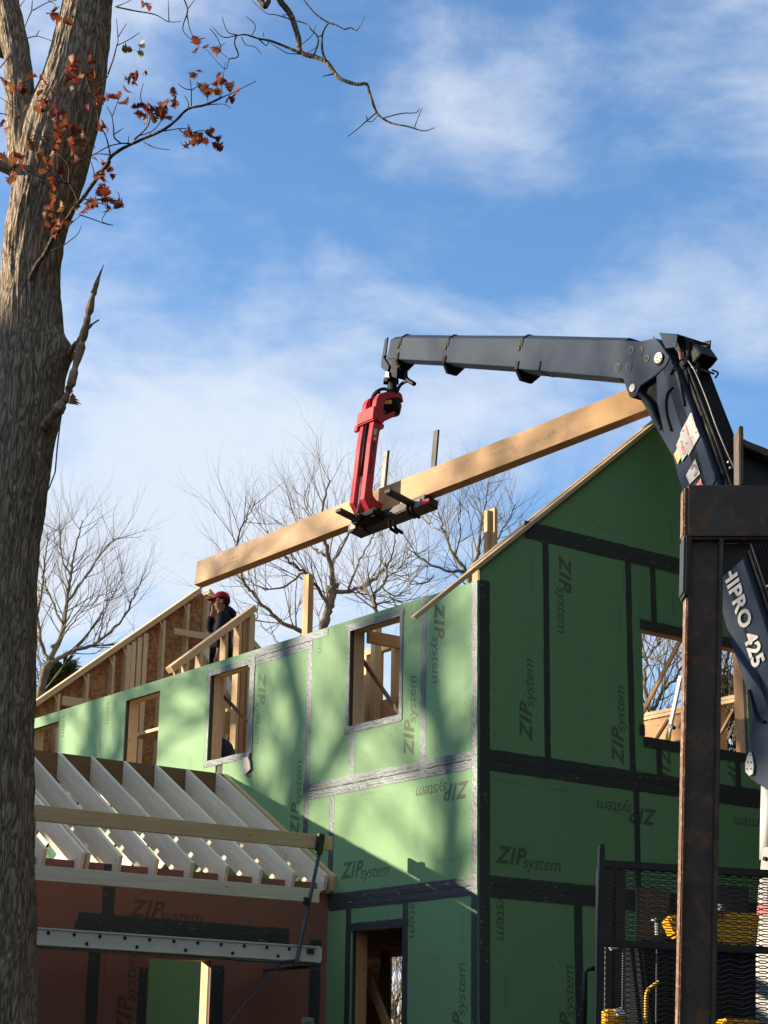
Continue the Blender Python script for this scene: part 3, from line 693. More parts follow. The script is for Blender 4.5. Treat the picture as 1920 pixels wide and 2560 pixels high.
# roof: ledger + rafters (front slope) and rafters of the back slope
LU, LZ, TU, TZ = 4.60, 5.09, 2.33, 3.735
SL = (LZ-TZ)/(LU-TU); PD = 0.285
ledger = hb('ridge_ledger', (LU+0.03, -WL-0.2, LZ-0.165), (LU+0.03, -0.015, LZ-0.165), 0.045, 0.33, 'dark_ledger', house); tag(ledger, 'dark brown board along the top ends of the rafters')
rp_poly = [(LU, LZ), (TU, TZ), (TU+0.035, TZ-0.135), (WU-0.0, LZ-SL*(LU-WU)-PD+0.09), (WU+0.015, LZ-SL*(LU-WU)-PD+0.02+0.10), (WU+0.02, LZ-SL*(LU-WU)-PD-0.0), (WU+0.16, LZ-SL*(LU-WU-0.16)-PD), (LU, LZ-PD)]
def tail_poly():
    def topz(u): return LZ-SL*(LU-u)
    s_u0, s_u1 = WU+0.03, WU+0.17
    seat = topz(s_u0)-PD+0.10
    return [(LU, LZ), (TU, TZ), (TU+0.04, topz(TU)-0.15), (TU+0.10, topz(TU+0.1)-0.235), (s_u0, topz(s_u0)-PD+0.0), (s_u0+0.001, seat), (s_u1, seat-0.002), (s_u1, topz(s_u1)-PD), (LU, LZ-PD)]
raft_me = None
roof = ledger
def rafter(v, flip=False, t=0.040, mt='pine_pale', name='rafter'):
    pts = tail_poly()
    # grain along the rafter: local X along slope
    ang = math.atan(SL); o = Vector((LU, LZ))
    P = []
    for (u, z) in pts:
        du, dz = (LU-u), (z-LZ); P.append((du*math.cos(ang)-dz*math.sin(ang), du*math.sin(ang)+dz*math.cos(ang)))
    key = ('raft', t, mt)
    if key not in _boards:
        mb = MB().prism(P, -t/2, t/2); me = mesh('rafter', mb.v, mb.f, mt)
        bm = bmesh.new(); bm.from_mesh(me); bmesh.ops.recalc_face_normals(bm, faces=bm.faces); bm.to_mesh(me); bm.free(); _boards[key] = me
    sgn = 1 if flip else -1
    xd = HU*sgn*math.cos(ang) - ZUP*math.sin(ang); zd = HU*sgn*math.sin(ang) + ZUP*math.cos(ang)
    org = H(LU if not flip else LU+0.06, v, LZ)
    return put(name, _boards[key], roof, frame(org, xd, z=zd))
front = [-0.14-0.4095*k for k in range(12)]
for k, v in enumerate(front):
    rafter(v)
    if k % 5 == 2 and k > 4: rafter(v+0.06)
rafter(-0.035, mt='pine', t=0.045)
for v in front: rafter(v+0.05, True)
bang = math.atan(SL)
for v0_ in np.arange(-WL, -0.2, 1.22):
    mbk = MB().box(0.05, 0.50, 0.0, min(1.215, -0.03-v0_), 0.0, 0.012)  # sheets added on the unseen back slope to stop sun patches on rafters
    mbk.build('sun_block_sheet', 'osb', roof, frame(H(LU+0.06, v0_, LZ+0.004), HU*math.cos(bang)-ZUP*math.sin(bang), z=HU*math.sin(bang)+ZUP*math.cos(bang)) @ Matrix.Scale(-1, 4, (0, 1, 0)))
for k in range(2): hb('top_plate', (6.75, -WL, WTOP-0.02-k*0.045), (6.75, -0.02, WTOP-0.02-k*0.045), 0.14, 0.042, 'pine', wing_wall)
for v in np.arange(-WL+0.1, -0.1, 0.4064): hb('stud', (6.75, v, 0.4), (6.75, v, WTOP-0.09), 0.13, 0.038, 'pine', wing_wall, (0, 1, 0))
for x0 in np.arange(-WL, -0.1, 1.225): MB().box(x0+.003, x0+1.22, 0, 0.012, 0.4, 3.6).build('sheathing_panel', 'zip_green', wing_wall, frame(H(6.83, 0, 0), HV, y=HU))  # sheathing added on the unseen back wall to keep sun out
# ================================================================== SCAFFOLD in front of the wing
SU = 1.62
def thing_board(name, a, b, w, t, mt, label, cat, group=None):
    o = hb(name, a, b, w, t, mt, None); tag(o, label, cat, group); return o
thing_board('guard_board', (SU, -4.4, 3.955), (SU, -0.59, 3.965), 0.04, 0.143, 'pine', 'long pine board running level across the rafters, highest of the two scaffold rails', 'board')
thing_board('guard_board', (SU+0.05, -4.3, 3.425), (SU+0.05, -0.70, 3.435), 0.04, 0.135, 'pine_pale', 'pale board running level just below the rafter tails', 'board')
plank = empty('scaffold_plank', Matrix.Translation(Vector(H(SU, -2.4, 2.86))), 'long riveted aluminium scaffold plank in front of the red-brown wall', 'scaffold plank')
pm = frame(H(SU-0.02, -0.74, 2.86), HV, y=HU)
mb = MB().box(-3.8, 0, 0, 0.012, -0.078, 0.078).box(-3.8, 0, -0.012, 0, 0.062, 0.078).box(-3.8, 0, -0.012, 0, -0.078, -0.062)
mb.build('side_rail', 'aluminium', plank, pm, bevel=0.002)
MB().box(-3.8, 0, 0.44, 0.452, -0.078, 0.078).build('side_rail', 'aluminium', plank, pm)
MB().box(-3.8, 0, 0.013, 0.439, 0.04, 0.06).build('deck', 'dark_ledger', plank, pm)
for k in range(11): MB().box(-0.2-k*0.34-0.02, -0.2-k*0.34+0.02, 0.013, 0.439, -0.03, 0.03).build('rung', 'aluminium', plank, pm)
MB().prism([(-0.005, -0.082), (0.03, -0.082), (0.05, -0.05), (0.05, 0.06), (0.02, 0.082), (-0.005, 0.082)], 0.0, 0.45).build('end_cap', 'aluminium', plank, pm)
MB().box(-0.14, -0.05, -0.0145, -0.0135, 0.0, 0.05).build('maker_label', 'decal_black', plank, pm)
for k in range(14):
    x = -0.08-k*0.262
    for (dx, dz) in ((0, 0.035), (0.13, -0.04)) if k % 2 else ((0, 0.035),):
        MB().disc((x-dx, -0.0005, dz), (0, -1, 0), 0.017, 0.006, 12).disc((x-dx, -0.006, dz), (0, -1, 0), 0.008, 0.006, 8).build('rivet', 'black_steel', plank, pm)
I4_ = Matrix.Identity(4)
brk = empty('scaffold_bracket', Matrix.Translation(Vector(H(SU, -0.7, 0))), 'thin blue-grey steel pole holding the top board, leaning beside the plank end', 'scaffold pole')
def su(px, py, du=0.0): return Vector(plane_pt(px, py, H(SU-0.05+du, 0, 0), HU))
a, b = su(800, 2125), su(740, 2410)
MB().tube([a, b], 0.019, 12).build('pole', 'pole_blue', brk, Matrix.Identity(4))
MB().bar(su(803, 2085, -0.01), su(796, 2135, -0.01), 0.05, 0.075, HV).build('clamp', 'black_steel', brk, Matrix.Identity(4), bevel=0.006)
MB().tube([su(740, 2400), su(690, 2405), su(600, 2400), su(560, 2395)], 0.012, 8).build('arm', 'pole_blue', brk, Matrix.Identity(4))
MB().tube([su(712, 2398, 0.03), su(660, 2455, 0.03), su(585, 2545, 0.03), su(545, 2600, 0.03)], 0.010, 8).build('brace', 'pole_blue', brk, Matrix.Identity(4))
MB().bar(su(768, 2245, -0.02), su(764, 2262, -0.02), 0.03, 0.06, HV).build('bracket', 'black_steel', brk, Matrix.Identity(4))
for v_ in (-0.80, -4.25):
    MB().tube([Vector(H(SU+0.02, v_, 2.74)), Vector(H(WU-0.02, v_, 2.74))], 0.018, 8).build('wall_arm', 'pole_blue', brk, I4_)
MB().tube([Vector(H(SU-0.04, -4.25, 2.7)), Vector(H(SU-0.04, -4.25, 4.05))], 0.019, 10).build('pole', 'pole_blue', brk, I4_)
q = su(770, 2552); MB().box(-0.06, 0.06, -0.05, 0.05, -0.05, 0.03).box(-0.04, 0.04, -0.07, -0.05, -0.02, 0.02).build('pump_jack', 'steel_grey', brk, Matrix.Translation(q), bevel=0.008)

# ================================================================== LVL BEAM held by the crane
I4 = Matrix.Identity(4)
_b = np.array([-0.702, 0.712, -0.079]); BB = _b/np.linalg.norm(_b)
_n0 = np.array([-0.712, -0.702, 0.0]); _n0 /= np.linalg.norm(_n0); _e0 = np.cross(_n0, BB); _e0 = _e0 if _e0[2] > 0 else -_e0
RHO = R(9.0)
BE = math.cos(RHO)*_e0 - math.sin(RHO)*_n0; BN = math.cos(RHO)*_n0 + math.sin(RHO)*_e0
B0 = at_y(485.3, 1462.3, 25.0)
def GP(xb, n, e): return Vector(B0 + xb*BB + n*BN + e*BE)
def on_n(px, py, n=0.0):
    q = plane_pt(px, py, B0+n*BN, BN)-B0; return float(q@BB), float(q@BE)
def on_x(px, py, x):
    q = plane_pt(px, py, B0+x*BB, BB)-B0; return float(q@BN), float(q@BE)
BH = on_n(497, 1402)[1]; BT = 0.135
xr = on_n(1705, 990)[0]
beam = put('timber_beam', None)
bpy.data.objects.remove(beam)
beam = board('timber_beam', GP(-0.0, -BT/2, BH/2), GP(xr, -BT/2, BH/2), BT, BH, 'lvl_beam', None, BE)
tag(beam, 'long laminated timber beam hanging in the air in the red crane clamp', 'beam')
def beam_print(px, py, txt, size):
    me = text_mesh('stamp', txt, size, 'ink_beam', 0.0); x, e = on_n(px, py)
    return put('stamp', me, beam, frame(GP(x, 0.002, e), -BB, z=BN))
beam_print(562, 1417, 'MICROLAM  1.9E  LVL', 0.055); beam_print(566, 1404, '2.0E  BEAM', 0.05); beam_print(1225, 1144, 'MICROLAM', 0.075); beam_print(1330, 1112, '2.0E   LVL', 0.07); beam_print(910, 1243, 'LVL', 0.06); beam_print(1372, 1088, 'LVL', 0.07)

# ================================================================== GRAPPLE
def z6(p): return (840+p[0]/4.917, 900+p[1]/4.917)
grap = empty('pallet_grapple', Matrix.Translation(GP(on_n(900, 1290)[0], 0.2, 0)), 'red clamp with twin uprights hanging from the crane tip and gripping the beam', 'crane clamp')
NF = 0.26
xr_ = on_n(*z6((425, 1200)), NF)[0]          # right plate right side
xl_ = on_n(*z6((370, 1200)), NF)[0]; tcol = abs(xl_-xr_)
xL = on_n(*z6((300, 1200)), NF)[0]
prof = [(470, 745), (487, 600), (505, 480), (530, 430), (565, 403), (620, 390), (780, 390), (815, 425), (832, 515), (815, 522), (800, 475), (760, 465), (660, 465), (622, 480), (600, 515), (588, 560), (583, 640), (598, 680), (720, 625), (736, 645), (725, 692), (600, 752), (574, 785), (597, 790), (592, 838), (542, 866), (520, 1000), (485, 1300), (453, 1600), (462, 1670), (500, 1722), (592, 1765), (585, 1815), (420, 1850), (348, 1700), (385, 1400), (430, 1000)]
def plate(x0, t, name, mt):
    P = [on_x(*z6(p), xr_) for p in prof]
    mb = MB(); n = len(P)
    v = [GP(x0, *p) for p in P] + [GP(x0+t, *p) for p in P]
    mb.add(v, [tuple(range(n)), tuple(range(2*n-1, n-1, -1))] + [(i, i+n, (i+1) % n+n, (i+1) % n) for i in range(n)])
    return mb.build(name, mt, grap, I4, bevel=0.006)
plate(xr_, tcol, 'upright', 'grapple_red'); plate(xL, tcol, 'upright', 'grapple_red')
def gbox(name, x0, x1, n0, n1, e0, e1, mt, bev=0.006, par=None):
    mb = MB(); v = [GP(x, n, e) for e in (e0, e1) for n in (n0, n1) for x in (x0, x1)]
    mb.add(v, [(0, 2, 3, 1), (4, 5, 7, 6), (0, 1, 5, 4), (2, 6, 7, 3), (0, 4, 6, 2), (1, 3, 7, 5)]); return mb.build(name, mt, par or grap, I4, bevel=bev)
ec0 = on_n(*z6((380, 780)), NF)[1]; ec1 = on_n(*z6((380, 615)), NF)[1]
gbox('head_cover', xr_-0.03, xL+tcol+0.02, NF-0.13, NF+0.035, ec0, ec1, 'grapple_red', 0.015)
xq, eq = on_n(*z6((232, 850)), NF); gbox('side_lug', xL+tcol, xq, NF-0.03, NF+0.02, eq-0.05, eq+0.04, 'grapple_red')
for (x0, y0, x1, y1, mt) in ((468, 845, 506, 920, 'decal_white'), (462, 945, 500, 985, 'decal_yellow'), (452, 1000, 488, 1110, 'decal_black'), (434, 1180, 458, 1400, 'decal_black')):
    P = [on_x(*z6(p), xr_-0.002) for p in ((x0, y0), (x1, y0), (x1-(y1-y0)*0.12, y1), (x0-(y1-y0)*0.12, y1))]
    MB().add([GP(xr_-0.002, *p) for p in P], [(0, 1, 2, 3)]).build('sticker_shade', mt, grap, I4, fix=False)  # labels, plus black strips that paint dark shading
# cylinder between the uprights
def gn(p, n): x, e = on_n(*z6(p), n); return GP(x, n, e)
MB().tube([gn((385, 770), NF-0.02), gn((312, 1420), NF-0.02)], 0.022, 12).build('cylinder', 'crane_black', grap, I4, smooth=True)
MB().tube([gn((312, 1420), NF-0.02), gn((262, 1940), NF-0.02)], 0.017, 12).build('piston_rod', 'chrome', grap, I4, smooth=True)
MB().tube([gn((222, 1960), NF-0.02), gn((305, 1915), NF-0.02)], 0.035, 12).build('pin', 'black_steel', grap, I4)
# carriage below the beam
xc0 = on_n(*z6((180, 2060)), 0.0)[0]; xc1 = on_n(*z6((1160, 1760)), 0.0)[0]
gbox('carriage', xc1+0.05, xc0, -BT-0.06, 0.05, -0.135, -0.012, 'black_steel', 0.012)
gbox('carriage_arm', xr_-0.12, xL+tcol+0.05, 0.0, NF-0.03, -0.16, -0.04, 'crane_black', 0.03)
for (pz, w) in (((990, 1770), 0.07), ((215, 2040), 0.05), ((380, 1990), 0.10)):
    x, e = on_n(*z6(pz), 0.06); gbox('shim_plate', x-w, x+w, 0.052, 0.075, e-0.05, e+0.05, 'steel_grey', 0.004)
x, e = on_n(*z6((1075, 1750)), 0.07); gbox('marker_plate', x-0.09, x+0.09, 0.052, 0.07, e-0.03, e+0.035, 'grapple_red', 0.004)
for px_ in (930, 880, 320, 660, 720):
    x, e = on_n(*z6((px_, 1850 if px_ > 800 else 2040)), 0.09); MB().tube([GP(x, 0.085, e+0.08), GP(x, 0.10, e+0.02), GP(x, 0.06, e-0.03), GP(x, -0.05, e-0.04)], 0.022, 8).build('roller', 'crane_black', grap, I4, smooth=True)
# fork tines pointing out of the page and their upright ends behind the beam
for tip, root in (((630, 1600), (1030, 1725)), ((25, 1835), (245, 1935))):
    n1 = 0.50; xt, et = on_n(*z6(tip), n1)
    gbox('fork_tine', xt-0.05, xt+0.05, -BT-0.02, n1, et-0.035, et+0.012, 'black_steel', 0.005)
for bot, top, mt in (((1190, 1340), (1252, 860), 'black_steel'), ((575, 1570), (640, 1115), 'steel_grey')):
    (x0, e0), (x1, e1) = on_n(*z6(bot), -BT-0.05), on_n(*z6(top), -BT-0.05)
    MB().bar(GP(x0, -BT-0.05, -0.1), GP((x0+x1)/2, -BT-0.05, e1), 0.085, 0.03, BN).build('upright_tine', 'black_steel', grap, I4, bevel=0.004)
    if mt == 'steel_grey': MB().bar(GP(x0+0.005, -BT-0.033, 0.2), GP((x0+x1)/2+0.005, -BT-0.033, e1-0.01), 0.07, 0.006, BN).build('wear_strip', 'steel_grey', grap, I4)
# rotator and link
NR = -0.02
def gx(p, x=None): n, e = on_x(*z6(p), (xr_+xL)/2 if x is None else x); return n, e
n1, e1 = gx((700, 560)); xm = (xr_+xL+tcol)/2
MB().tube([GP(xm, n1, e1-0.13), GP(xm, n1, e1-0.09), GP(xm, n1, e1+0.02), GP(xm, n1, e1+0.09), GP(xm, n1, e1+0.13)], [0.05, 0.13, 0.145, 0.12, 0.07], 16).build('rotator', 'crane_black', grap, I4, smooth=True)
MB().tube([GP(xm+0.0, n1+0.1, e1+0.0), GP(xm-0.12, n1+0.13, e1-0.03)], 0.03, 8).build('fitting', 'decal_yellow', grap, I4)
TIPY = None
tipc = GP(xm, n1, e1) + Vector((0, 0, 0.62))
MB().tube([GP(xm, n1, e1+0.1), GP(xm, n1, e1)+Vector((0, 0, 0.36))], 0.055, 12).tube([GP(xm, n1, e1)+Vector((-0.1, 0, 0.34)), GP(xm, n1, e1)+Vector((0.1, 0, 0.34))], 0.035, 10).build('swivel_link', 'crane_black', grap, I4)
def hose(pts, r, par, mt='hose', name='hose'):
    P = [Vector(p) for p in pts]; out = []
    for i in range(len(P)-1):
        p0, p1, p2, p3 = P[max(i-1, 0)], P[i], P[i+1], P[min(i+2, len(P)-1)]
        for k in range(6):
            t = k/6; out.append(0.5*((2*p1)+(p2-p0)*t+(2*p0-5*p1+4*p2-p3)*t*t+(3*p1-p0-3*p2+p3)*t**3))
    out.append(P[-1]); return MB().tube(out, r, 8).build(name, mt, par, I4, smooth=True)
def gz(p, n): x, e = on_n(*z6(p), n); return GP(x, n, e)
hose([gz((420, 600), 0.12), gz((430, 520), 0.12), gz((470, 420), 0.1), gz((530, 370), 0.08), gz((600, 355), 0.03), gz((650, 380), 0.0)], 0.022, grap)
hose([gz((415, 600), 0.15), gz((440, 500), 0.15), gz((500, 405), 0.12), gz((545, 410), 0.08)], 0.020, grap)
hose([gz((750, 390), -0.1), gz((790, 310), -0.1), gz((860, 265), -0.1), gz((930, 270), -0.1), gz((965, 295), -0.1)], 0.022, grap)
hose([gz((655, 320), -0.05), gz((680, 250), -0.05), gz((760, 215), -0.05), gz((860, 240), -0.08), gz((930, 275), -0.1)], 0.018, grap)
# ================================================================== CRANE
CA = R(35.0)
CD = np.array([-math.sin(CA), math.cos(CA), 0]); CN = np.array([-math.cos(CA), -math.sin(CA), 0])
K0 = at_y(1650, 870, 18.5)
def CP(px, py, off=0.0): return Vector(plane_pt(px, py, K0+off*CN, CN))     # off > 0: proud of the near side
crane = empty('knuckle_boom_crane', Matrix.Translation(Vector(at_y(1990, 2400, 16.5)) * 1.0), 'dark grey truck crane with a folded boom reaching over the roof', 'crane')
jd = (CP(985, 843)-CP(1560, 853)).normalized(); je = Vector(CN).cross(jd); je = je if je.z > 0 else -je
CNv = Vector(CN); J0 = CP(1560, 853)
def jc(px, py): q = CP(px, py)-J0; return q.dot(jd), q.dot(je)
def jp(a, s, h): return J0 + jd*a - CNv*s + je*h       # a along the jib, s into its width, h up
def jib_section(name, a0, a1, lo0, hi0, lo1, hi1, s0, W, bh, mt='crane_grey'):
    prof = lambda lo, hi: [(s0, lo), (s0, hi-bh), (s0+bh*1.3, hi), (s0+W-bh*1.3, hi), (s0+W, hi-bh), (s0+W, lo), (s0+W*0.62, lo-0.03), (s0+W*0.38, lo-0.03)]
    v = [jp(a0, *p) for p in prof(lo0, hi0)] + [jp(a1, *p) for p in prof(lo1, hi1)]; n = 8
    return MB().add(v, [tuple(range(n)), tuple(range(2*n-1, n-1, -1))] + [(i, i+n, (i+1) % n+n, (i+1) % n) for i in range(n)]).build(name, mt, crane, I4, bevel=0.004)
W1 = 0.34
secs = [  # left px (top-of-side, bottom), right px, inset
    ((1306, 846), (1294, 921), (1560, 853), (1560, 944), 0.0, W1),
    ((1118, 844.5), (1113, 904), (1320, 846), (1320, 918), 0.022, W1-0.044),
    ((996, 842), (992, 895.5), (1130, 844), (1130, 902), 0.044, W1-0.088),
    ((966, 846), (960, 893), (1005, 843), (1005, 893), 0.066, W1-0.132)]
for i, (lt, lb, rt_, rb, ins, w) in enumerate(secs):
    a0, hi0 = jc(*rt_); _, lo0 = jc(*rb); a1, hi1 = jc(*lt); _, lo1 = jc(*lb); bh = 0.055
    jib_section('boom_section', a0, a1, lo0, hi0+bh, lo1, hi1+bh, ins, w, bh)
    # black wear collar at the front end, hanging below the section
    def collar(a, th, lo, s0, w, up, dn):
        pr = [(s0-0.014, lo+up), (s0-0.014, lo-0.012), (s0+w*0.28, lo-dn), (s0+w*0.72, lo-dn), (s0+w+0.014, lo-0.012), (s0+w+0.014, lo+up), (s0+w, lo+up), (s0+w, lo-0.002), (s0, lo-0.002), (s0, lo+up)]
        v = [jp(a, *p) for p in pr] + [jp(a-th, *p) for p in pr]; n = len(pr)
        MB().add(v, [tuple(range(n)), tuple(range(2*n-1, n-1, -1))] + [(k, k+n, (k+1) % n+n, (k+1) % n) for k in range(n)]).build('wear_collar', 'crane_black', crane, I4)
    if i < 3:
        collar(a1+0.02, 0.05, lo1, ins, w, 0.085, 0.13)
        # raised end band over the bevelled top, wear pad block
        pr = [(ins-0.008, hi1-0.10), (ins-0.008, hi1+0.004), (ins+bh*1.3, hi1+bh+0.012), (ins+w-bh*1.3, hi1+bh+0.012), (ins+w+0.008, hi1), (ins+w, hi1), (ins+w-bh*1.3, hi1+bh), (ins+bh*1.3, hi1+bh), (ins, hi1-0.002), (ins, hi1-0.10)]
        v = [jp(a1+0.012, *p) for p in pr] + [jp(a1-0.03, *p) for p in pr]; n = len(pr)
        MB().add(v, [tuple(range(n)), tuple(range(2*n-1, n-1, -1))] + [(k, k+n, (k+1) % n+n, (k+1) % n) for k in range(n)]).build('end_band', 'crane_black', crane, I4)
        hp = hi1-0.10
        MB().add([jp(a1+x, s, h) for h in (hp-0.045, hp+0.045) for s in (ins-0.012, ins+0.03) for x in (0.0, 0.06)], [(0, 2, 3, 1), (4, 5, 7, 6), (0, 1, 5, 4), (2, 6, 7, 3), (0, 4, 6, 2), (1, 3, 7, 5)]).build('wear_pad', 'crane_black', crane, I4, bevel=0.004)
# stiffener weld band and pipe under the outer section
a_, h_ = jc(1350, 912); _, lo_ = jc(1350, 924)
pr = [(-0.012, lo_+0.10), (-0.012, lo_-0.01), (W1*0.38, lo_-0.045), (W1*0.62, lo_-0.045), (W1+0.01, lo_-0.01), (W1+0.01, lo_), (W1*0.62, lo_-0.032), (W1*0.38, lo_-0.032), (0, lo_), (0, lo_+0.10)]
v = [jp(a_, *p) for p in pr] + [jp(a_-0.012, *p) for p in pr]; n = len(pr)
MB().add(v, [tuple(range(n)), tuple(range(2*n-1, n-1, -1))] + [(k, k+n, (k+1) % n+n, (k+1) % n) for k in range(n)]).build('stiffener', 'crane_black', crane, I4)
def slab(name, pts, off0, depth, mt, bev=0.005, par=None):
    n = len(pts); v = [CP(x, y, off0) for x, y in pts]; v += [p - CNv*depth for p in v]
    return MB().add(v, [tuple(range(n)), tuple(range(2*n-1, n-1, -1))] + [(i, i+n, (i+1) % n+n, (i+1) % n) for i in range(n)]).build(name, mt, par or crane, I4, bevel=bev)
slab('boom_housing', [(1500, 849), (1600, 853), (1640, 845), (1655, 866), (1674, 893), (1664, 915), (1639, 938), (1600, 965), (1590, 990), (1580, 995), (1573, 991), (1566, 972), (1557, 946), (1500, 939)], 0.012, 0.37, 'crane_grey')
WB = 0.43
slab('inner_boom', [(1652, 866), (1691, 925), (1726, 1017), (1760, 1107), (1781, 1168), (1883, 1472), (1990, 1790), (1990, 2000), (1925, 1980), (1891, 1957), (1871, 1944), (1860, 1915), (1866, 1890), (1880, 1805), (1874, 1747), (1854, 1689), (1825, 1602), (1805, 1530), (1697, 1199), (1682, 1142), (1662, 1107), (1633, 1058), (1599, 993), (1607, 991), (1657, 1075), (1642, 1008), (1640, 940), (1664, 915), (1674, 893)], 0.0, WB, 'crane_grey', 0.012)
slab('slot_shadow', [(1590, 985), (1640, 935), (1700, 1000), (1680, 1090), (1658, 1078)], -0.06, 0.25, 'crane_black')  # black sheet standing in for the interior shadow of the slot
hose([CP(1600, 985, -0.02), CP(1625, 1010, -0.02), CP(1640, 1045, -0.02), CP(1655, 1075, -0.02)], 0.03, crane, 'crane_black', 'link')
# back of the inner boom: black cover with hoses running down it
back = [(1684, 905), (1726, 1017), (1760, 1107), (1781, 1168), (1883, 1472), (1990, 1790)]
pv = []; nb = len(back)
ox = (CP(1781, 1168)-CP(1726, 1017)).normalized(); oy = CNv.cross(ox); oy = oy if oy.dot(Vector((1, 0, 0))) > 0 else -oy
mb = MB(); vv = []
for (x, y) in back: vv += [CP(x, y)-CNv*0.06+oy*0.002, CP(x, y)-CNv*0.06+oy*0.07, CP(x, y)-CNv*(WB-0.02)+oy*0.07, CP(x, y)-CNv*(WB-0.02)+oy*0.002]
ff = []
for i in range(nb-1):
    for k in range(4): ff.append((i*4+k, i*4+(k+1) % 4, (i+1)*4+(k+1) % 4, (i+1)*4+k))
ff += [(0, 1, 2, 3), tuple((nb-1)*4+k for k in range(4))]
mb.add(vv, ff).build('hose_cover', 'crane_black', crane, I4, bevel=0.01)
for k in range(7):
    s = 0.09+k*0.048
    hose([CP(x, y)-CNv*s+oy*0.088 for x, y in back], 0.019, crane)
hose([CP(1712, 905)-CNv*0.02+oy*0.03, CP(1722, 940)-CNv*0.02+oy*0.08, CP(1745, 1010)-CNv*0.03+oy*0.1, CP(1770, 1085)-CNv*0.04+oy*0.1, CP(1800, 1160)-CNv*0.05+oy*0.1, CP(1815, 1205)-CNv*0.1+oy*0.1], 0.008, crane, 'steel_grey', 'cable')
for (x, y) in ((1788, 1168), (1793, 1182), (1700, 930), (1885, 1478)):
    MB().tube([CP(x, y)-CNv*0.07+oy*0.115, CP(x, y)-CNv*(WB-0.04)+oy*0.115], 0.013, 8).build('hose_clamp', 'steel_grey', crane, I4)
# top guard plates
slab('guard_plate', [(1648, 832), (1694, 835), (1690, 867), (1664, 871), (1655, 852)], 0.03, 0.012, 'crane_grey', 0.003)
tp = [CP(1648, 832, 0.03), CP(1694, 835, 0.03)]
MB().add([tp[0], tp[1], tp[1]-CNv*0.45, tp[0]-CNv*0.45] + [p-Vector((0, 0, 0.012)) for p in (tp[0], tp[1], tp[1]-CNv*0.45, tp[0]-CNv*0.45)], [(0, 1, 2, 3), (7, 6, 5, 4), (0, 4, 5, 1), (1, 5, 6, 2), (2, 6, 7, 3), (3, 7, 4, 0)]).build('guard_plate', 'crane_grey', crane, I4)
def slab_far(name, pts, off0, depth, mt): return slab(name, [(x, y) for x, y in pts], off0, depth, mt, 0.004)
far = -0.43
slab('guard_plate', [(1742, 858), (1776, 850), (1774, 880), (1740, 884), (1728, 872)], far, 0.015, 'crane_black', 0.003)
slab('knuckle_link', [(1660, 872), (1700, 845), (1735, 860), (1752, 884), (1735, 905), (1695, 930)], -0.10, 0.26, 'crane_black', 0.01)
hose([CP(1690, 850, -0.05), CP(1715, 850, -0.1), CP(1722, 885, -0.1), CP(1712, 915, -0.05)], 0.03, crane); hose([CP(1700, 870, -0.15), CP(1735, 880, -0.15), CP(1745, 915, -0.15), CP(1742, 960, -0.15)], 0.025, crane)
MB().tube([CP(1700, 878, -0.06), CP(1704, 900, -0.06)], 0.022, 10).build('fitting', 'rust_bare', crane, I4)
hose([CP(1780, 925, -0.45), CP(1795, 932, -0.45), CP(1788, 945, -0.45)], 0.010, crane, 'crane_black', 'handle')
hose([CP(1676, 937, 0.01), CP(1686, 915, 0.02), CP(1694, 912, 0.0)], 0.012, crane, 'crane_black', 'handle')
# pins, dark discs for holes, weld beads
def cdisc(px, py, r, mt, name, off=0.0, h=0.02, sides=20): return MB().disc(CP(px, py, off), CN, r, h, sides).build(name, mt, crane, I4)
cdisc(1649, 899, 0.066, 'crane_black', 'pin_plate', 0.012, 0.012); cdisc(1647, 895, 0.060, 'decal_white', 'pin', 0.024, 0.012)
for k in range(4):
    a = k*math.pi/2+0.5; MB().disc(CP(1647, 895, 0.036) + Vector((0, 0, 1))*0.03*math.sin(a) + Vector(CD)*0.03*math.cos(a), CN, 0.009, 0.006, 8).build('bolt', 'black_steel', crane, I4)
cdisc(1582, 970, 0.045, 'cylinder_grey', 'pin', 0.012, 0.012)
for x, y, r in ((1578, 876, 0.050), (1600, 877, 0.052), (1617, 896, 0.042), (1545, 919, 0.050), (1572, 918, 0.052)):
    cdisc(x, y, r, 'hose', 'dark_hole_disc', 0.0125, 0.006); cdisc(x, y, r*0.55, 'crane_grey', 'hole_ring', 0.0125, 0.009)  # flat black discs paint the dark of the holes
hose([CP(1681, 969, 0.012), CP(1670, 980, 0.012), CP(1664, 1005, 0.012), CP(1667, 1040, 0.012), CP(1678, 1077, 0.012)], 0.011, crane, 'crane_black', 'weld_bead')
hose([CP(1695, 930, 0.012), CP(1702, 965, 0.012), CP(1711, 1015, 0.012)], 0.010, crane, 'crane_black', 'weld_bead')
hose([CP(1872, 1725, 0.012), CP(1888, 1780, 0.012), CP(1900, 1800, 0.012), CP(1912, 1805, 0.012)], 0.016, crane, 'crane_black', 'weld_bead')
# stickers
def z6b(p): return (1500+p[0]/3.457, 780+p[1]/3.457)
def decal(name, pts, mt, off=0.0125, z=z6b):
    v = [CP(*z(p), off) for p in pts]; return MB().add(v, [tuple(range(len(v)))]).build(name, mt, crane, I4, fix=False)
decal('warning_sticker', [(785, 868), (860, 1068), (764, 1242), (690, 1050)], 'decal_white', 0.0135)
decal('warning_sticker', [(700, 1056), (765, 1205), (708, 1294), (658, 1150)], 'decal_white', 0.015)
decal('warning_sticker', [(668, 1180), (700, 1252), (670, 1317), (638, 1230)], 'decal_yellow', 0.0165)
for q in ([(782, 880), (794, 872), (828, 998), (816, 1004)], [(731, 975), (741, 970), (766, 1062), (756, 1068)], [(760, 1078), (772, 1072), (802, 1160), (792, 1168)], [(697, 1165), (722, 1150), (740, 1215), (715, 1235)]): decal('warning_print', q, 'decal_red', 0.018)
